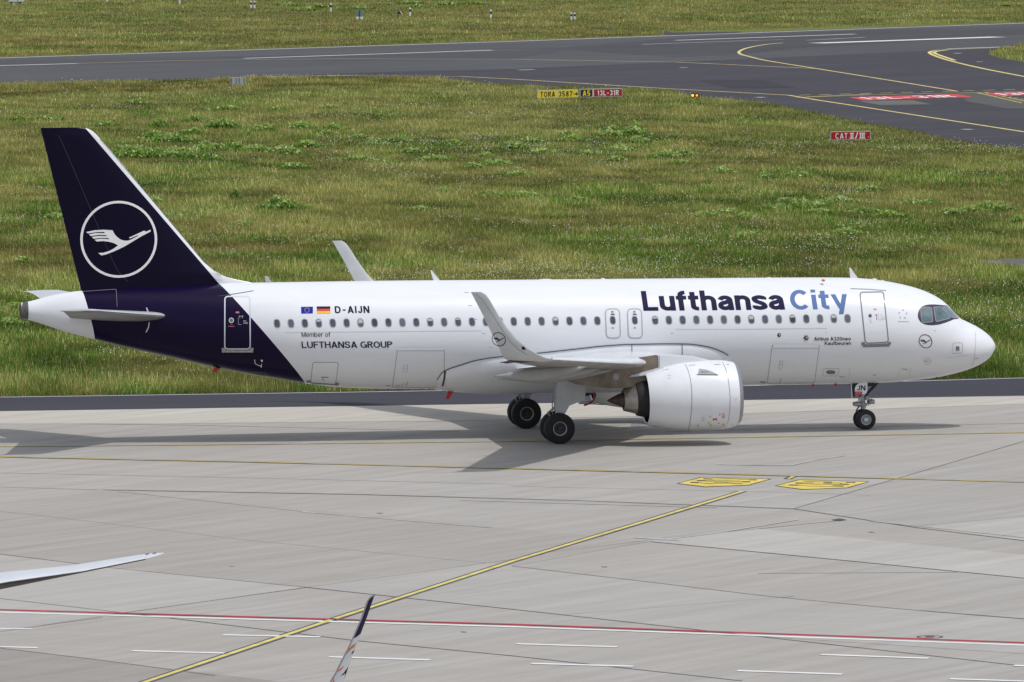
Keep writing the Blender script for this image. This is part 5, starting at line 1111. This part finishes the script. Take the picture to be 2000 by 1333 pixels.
for _q in (.07, .40, .60, .93):
    Flat().rect(_q*1.4-.035, .04, _q*1.4+.035, .66).build('rib', mat('rib_dark', (.10, .12, .14), .5), (lambda A_, u_, n_, o_b: (lambda P, L: A_-o_b+u_*P[:, :1]+_p([0, 0, 1])*P[:, 1:2]+n_*.14))(BKA[0], BKA[1], BKA[2], BKA[3]), bk)
# flashing guard light
gl = g2(1357, 194); T = thing('guard_light', 'amber twin-lamp runway guard light glowing beside the taxiway', 'light', tuple(gl))
sc_ = np.linalg.norm(gl-CC)/FPX; MB().tube([(0, 0, -.03), (0, 0, .16)], .035, 8).box((0, 0, .16), (.55, .10, .06)).build('stand', mat('lamp_yellow', (.5, .36, .02), .5), T)
for sx in (-.19, .19):
    fr = Vector((-CD[0], -CD[1], .0)).normalized(); h = MB().lathe([(-.14, .0), (-.14, .10), (0, .17), (.06, .19), (.06, .155), (.0, .15), (0, 0)], (sx, 0, .33), fr, 20).build('lamp_housing', mat('lamp_black', (.02, .012, .012), .5), T, auto=.5)
    MB().lathe([(.03, .10), (.05, 0)], (sx, 0, .33), fr, 16).build('lamp_lens', mat('amber_glow_bright' if sx < 0 else 'amber_glow', (.8, .3, .03), .3, emit=(1.0, .30, .03), estr=4 if sx < 0 else 1.6), h)
# reflector posts
PWH = mat('post_white', (.72, .72, .72), .5); PBK = mat('post_black', (.015, .015, .018), .5)
def post(x, y, hpx, label, n=1):
    g = g2(x, y+1.5); s_ = np.linalg.norm(g-CC)/FPX; h = (hpx+3)*s_; T = thing('marker_post', label, 'post', tuple(g), 'black and white marker posts beyond the runway')
    for k in range(n):
        ox = (k-(n-1)/2)*6.4*s_
        P = [(ox-.12, 0), (ox+.12, 0), (ox+.12, h-.1), (ox-.03, h), (ox-.12, h)]
        b = MB().prism([(a, -.05, z) for a, z in P], (0, .10, 0)).build('post_body', PWH, T)
        MB().box((ox, 0, h*.62), (.27, .14, h*.26)).build('black_band', PBK, T)
    return T
post(646.5, 21.5, 14, 'single marker post right of the pair, left of the round sign'); post(801, 30, 14, 'single marker post just right of the dark lamp'); post(958.8, 34.5, 14.5, 'single marker post farthest right of the lone ones'); post(494, 15, 12, 'pair of marker posts side by side among weeds', 2); post(1119.3, 37.5, 11.5, 'pair of marker posts above the asphalt spur', 2)
post(209, 4, 12, 'leftmost single marker post, cut by the top edge'); post(351, 6, 12, 'second single marker post from the left at the top edge')
g = g2(702.5, 38.5); s_ = np.linalg.norm(g-CC)/FPX; T = thing('round_sign', 'grey round-topped board seen from behind with white foot panel', 'sign', tuple(g))
MB().prism([(7*s_*math.cos(a), 0, 12.5*s_+7.5*s_*math.sin(a)) for a in np.linspace(0, 2*math.pi, 24, endpoint=False)], (0, .08, 0)).build('board', mat('board_grey', (.16, .22, .24), .5), T)
MB().box((0, -.03, 2.6*s_), (14*s_, .10, 5.4*s_)).build('white_panel', PWH, T); MB().tube([(0, -.12, 0), (0, -.12, 19*s_)], .05, 8).build('pole', PBK, T)
g = g2(778, 36); s_ = np.linalg.norm(g-CC)/FPX; T = thing('field_lamp', 'dark hooded lamp on a thin pole left of a marker post', 'light', tuple(g))
MB().tube([(0, 0, 0), (0, 0, 9*s_)], .04, 6).build('pole', PBK, T); MB().prism([(-5*s_, -.15, 10*s_), (2*s_, -.15, 7.5*s_), (6*s_, -.15, 8.5*s_), (3*s_, -.15, 14*s_), (0, -.15, 13.5*s_)], (0, .3, 0)).build('hood', mat('hood_blue_black', (.03, .035, .05), .5), T); MB().tube([(2.8*s_, -.2, 14*s_), (7*s_, -.2, 8*s_)], .06, 6).build('hood_rim', PWH, T)
g = g2(1965, 13); s_ = np.linalg.norm(g-CC)/FPX; T = thing('low_beacon', 'small low black and amber light at the top right of the far grass', 'light', tuple(g))
MB().box((0, 0, 1.8*s_), (13*s_, .3, 2.4*s_)).tube([(0, 0, 0), (0, 0, 2*s_)], .05, 6).build('lamp_body', PBK, T, bev=.02); MB().box((2*s_, -.1, 3.6*s_), (7*s_, .25, 1.6*s_)).build('amber_cap', mat('amber_cap', (.45, .22, .05), .5), T, bev=.02)
g = g2(30, 12); s_ = np.linalg.norm(g-CC)/FPX; T = thing('equipment_cabinet', 'white cabinet boxes on posts cut by the top left edge', 'cabinet', tuple(g))
MB().box((-4.5*s_, 0, 6*s_), (4*s_, .3, 12*s_)).box((7*s_, .1, 5*s_), (1.2*s_, .2, 10*s_)).build('leg', PWH, T); MB().prism([(-12*s_, .1, 8*s_), (-5*s_, .1, 3*s_), (-5*s_, .1, 8*s_)], (0, .2, 0)).prism([(5*s_, .1, 8*s_), (12*s_, .1, 7.5*s_), (7*s_, .1, 2*s_)], (0, .2, 0)).build('brace', PBK, T)
MB().box((-5*s_, 0, 13*s_), (16*s_, .9, 10*s_)).box((10.5*s_, 0, 12.5*s_), (12*s_, .9, 9*s_)).build('cabinet_box', mat('cabinet_white', (.55, .58, .62), .5), T, bev=.03)

# ================================================================== PARTS OF PARKED AIRCRAFT IN THE FOREGROUND
T = thing('parked_aircraft', 'thin pale grey pointed wing tip of a parked aircraft poking in at left', 'airplane', tuple(atD([(-200, 1170)], [176])[0]))
T['group'] = ''; del T['group']
o_ = _p(T.location); fw = _p([-.25, 1, .0]); fw /= np.linalg.norm(fw)
secs = []
for x, y, D, ch, th_ in ((319, 1080.5, 181, .10, .1), (300, 1084.5, 180.7, .45, .10), (280, 1088.5, 180.5, .62, .11), (150, 1112, 179, .95, .12), (0, 1131, 177.5, 1.35, .13), (-200, 1163, 175.5, 1.9, .13)):
    c = atD([(x, y)], [D])[0]-o_; ud = np.cross(_p([CR[0], CR[1], 0]), fw); ud = ud if ud[2] > 0 else -ud
    tl = _p([-.15, 0, .05]) if 0 else 0
    secs.append((tuple(c-fw*ch/2), tuple(c+fw*ch/2+_p([0, 0, .05*ch])), th_*.62, (0, 0, 1)))
WL = loft('wing', secs, mat('parked_wing_grey', (.58, .60, .63), .3, coat=.4, var=.06, vscale=2), T, nc=18)
p0, p1 = atD([(-200, 1176), (283, 1091.5)], [175.0, 180.3])-o_
MB().tube([tuple(p0+_p([0, -.5, -.03])), tuple(p1)], [.11, .035], 8).build('lower_edge_shade', mat('painted_edge_shade', (.10, .09, .085), .4, metal=.5), WL)  # dark tube paints in the shade along the wing's lower edge
mb = MB()
for a, b in (((284, 1083.5), (291, 1081.8)), ((298, 1081.8), (305, 1080.2))): p = atD([a, b], [180.2, 180.2])-o_; mb.tube([tuple(p[0]), tuple(p[1])], .012, 5)
mb.build('static_wick', M_GEARD, WL)
T = thing('parked_aircraft', 'upright winglet with navy top and orange flashes of a parked aircraft, bottom centre', 'airplane', tuple(atD([(640, 1420)], [164])[0])); o_ = _p(T.location)
c6b = lambda a, b: (560+a/6.26, 1120+b/6.26)
ed = [((1068, 268), (1075, 264)), ((1015, 300), (1068, 285)), ((985, 335), (1052, 330)), ((960, 400), (1030, 395)), ((905, 560), (980, 540)), ((800, 800), (905, 735)), ((745, 920), (865, 850)), ((660, 1080), (800, 1010)), ((590, 1220), (735, 1200)), ((520, 1333), (690, 1333)), ((420, 1560), (590, 1560)), ((200, 1900), (420, 1900))]
D0, D1 = 164.0, 164.45
yk = np.linspace(0, len(ed)-1, 95); ea = _p([c6b(*a) for a, b in ed]); eb = _p([c6b(*b) for a, b in ed]); ix = np.arange(len(ed))
EA = np.stack([np.interp(yk, ix, ea[:, 0]), np.interp(yk, ix, ea[:, 1])], 1); EB = np.stack([np.interp(yk, ix, eb[:, 0]), np.interp(yk, ix, eb[:, 1])], 1)
cc = list(np.linspace(0, 1, 21)); V = []; F = []; C_px = []
for a, b in zip(EA, EB):
    pa, pb = atD([a], [D0])[0]-o_, atD([b], [D1])[0]-o_; ch = np.linalg.norm(pb-pa); nr = np.cross(pb-pa, _p([.3, 0, 1])); nr /= np.linalg.norm(nr); nr = nr if nr @ (CC-o_) > 0 else -nr
    tk = np.interp(cc, [0, .03, .12, .4, .75, 1], [.002, .018, .030, .034, .02, .002])*min(1, ch*1.3)
    V += [pa+(pb-pa)*c+nr*y for c, y in zip(cc, tk)] + [pa+(pb-pa)*c-nr*y for c, y in list(zip(cc, tk))[::-1][1:-1]]
    C_px += [tuple(a+(b-a)*c) for c in cc]+[tuple(a+(b-a)*c) for c in cc[::-1][1:-1]]
n = 40; MI = []
NAVYP = [c6b(*q) for q in [(1120, 200), (900, 200), (780, 640), (800, 798), (855, 762), (905, 733), (1000, 640)]]
ORP = [[c6b(*p) for p in q] for q in ([(850, 843), (790, 880), (740, 925), (690, 1020), (720, 985), (770, 935), (810, 905)], [(690, 1130), (655, 1155), (620, 1185), (618, 1218), (650, 1185), (680, 1155)], [(570, 1280), (540, 1350), (600, 1420), (580, 1340)])]
NVP = [[c6b(*p) for p in q] for q in ([(850, 915), (800, 955), (775, 1000), (835, 965)], [(775, 1115), (730, 1165), (700, 1205), (645, 1260), (690, 1240), (712, 1225), (703, 1290), (750, 1215)])]
for i in range(len(EA)-1):
    for k in range(n):
        q = (i*n+k, i*n+(k+1) % n, (i+1)*n+(k+1) % n, (i+1)*n+k); F.append(q); c = np.mean([C_px[t] for t in q], 0)[None]
        e = k < 2 or k >= n-1
        MI.append(2 if e else 1 if inpoly(c, NAVYP)[0] or any(inpoly(c, z)[0] for z in NVP) else 3 if any(inpoly(c, z)[0] for z in ORP) else 0)
F += [tuple(range(n)), tuple((len(EA)-1)*n+k for k in range(n))]; MI += [1, 0]
WG = mesh_obj('winglet', V, F, [mat('winglet_white', (.62, .64, .69), .4, coat=.2), mat('winglet_navy', (.010, .008, .05), .65, spec=.08), mat('edge_grey', (.30, .31, .33), .35, metal=.4), mat('flash_orange', (.60, .13, .02), .45)], T)
WG.data.polygons.foreach_set('material_index', MI)
bm = bmesh.new(); bm.from_mesh(WG.data); bmesh.ops.recalc_face_normals(bm, faces=bm.faces[:])
for f in bm.faces: f.smooth = True
bm.to_mesh(WG.data); bm.free()
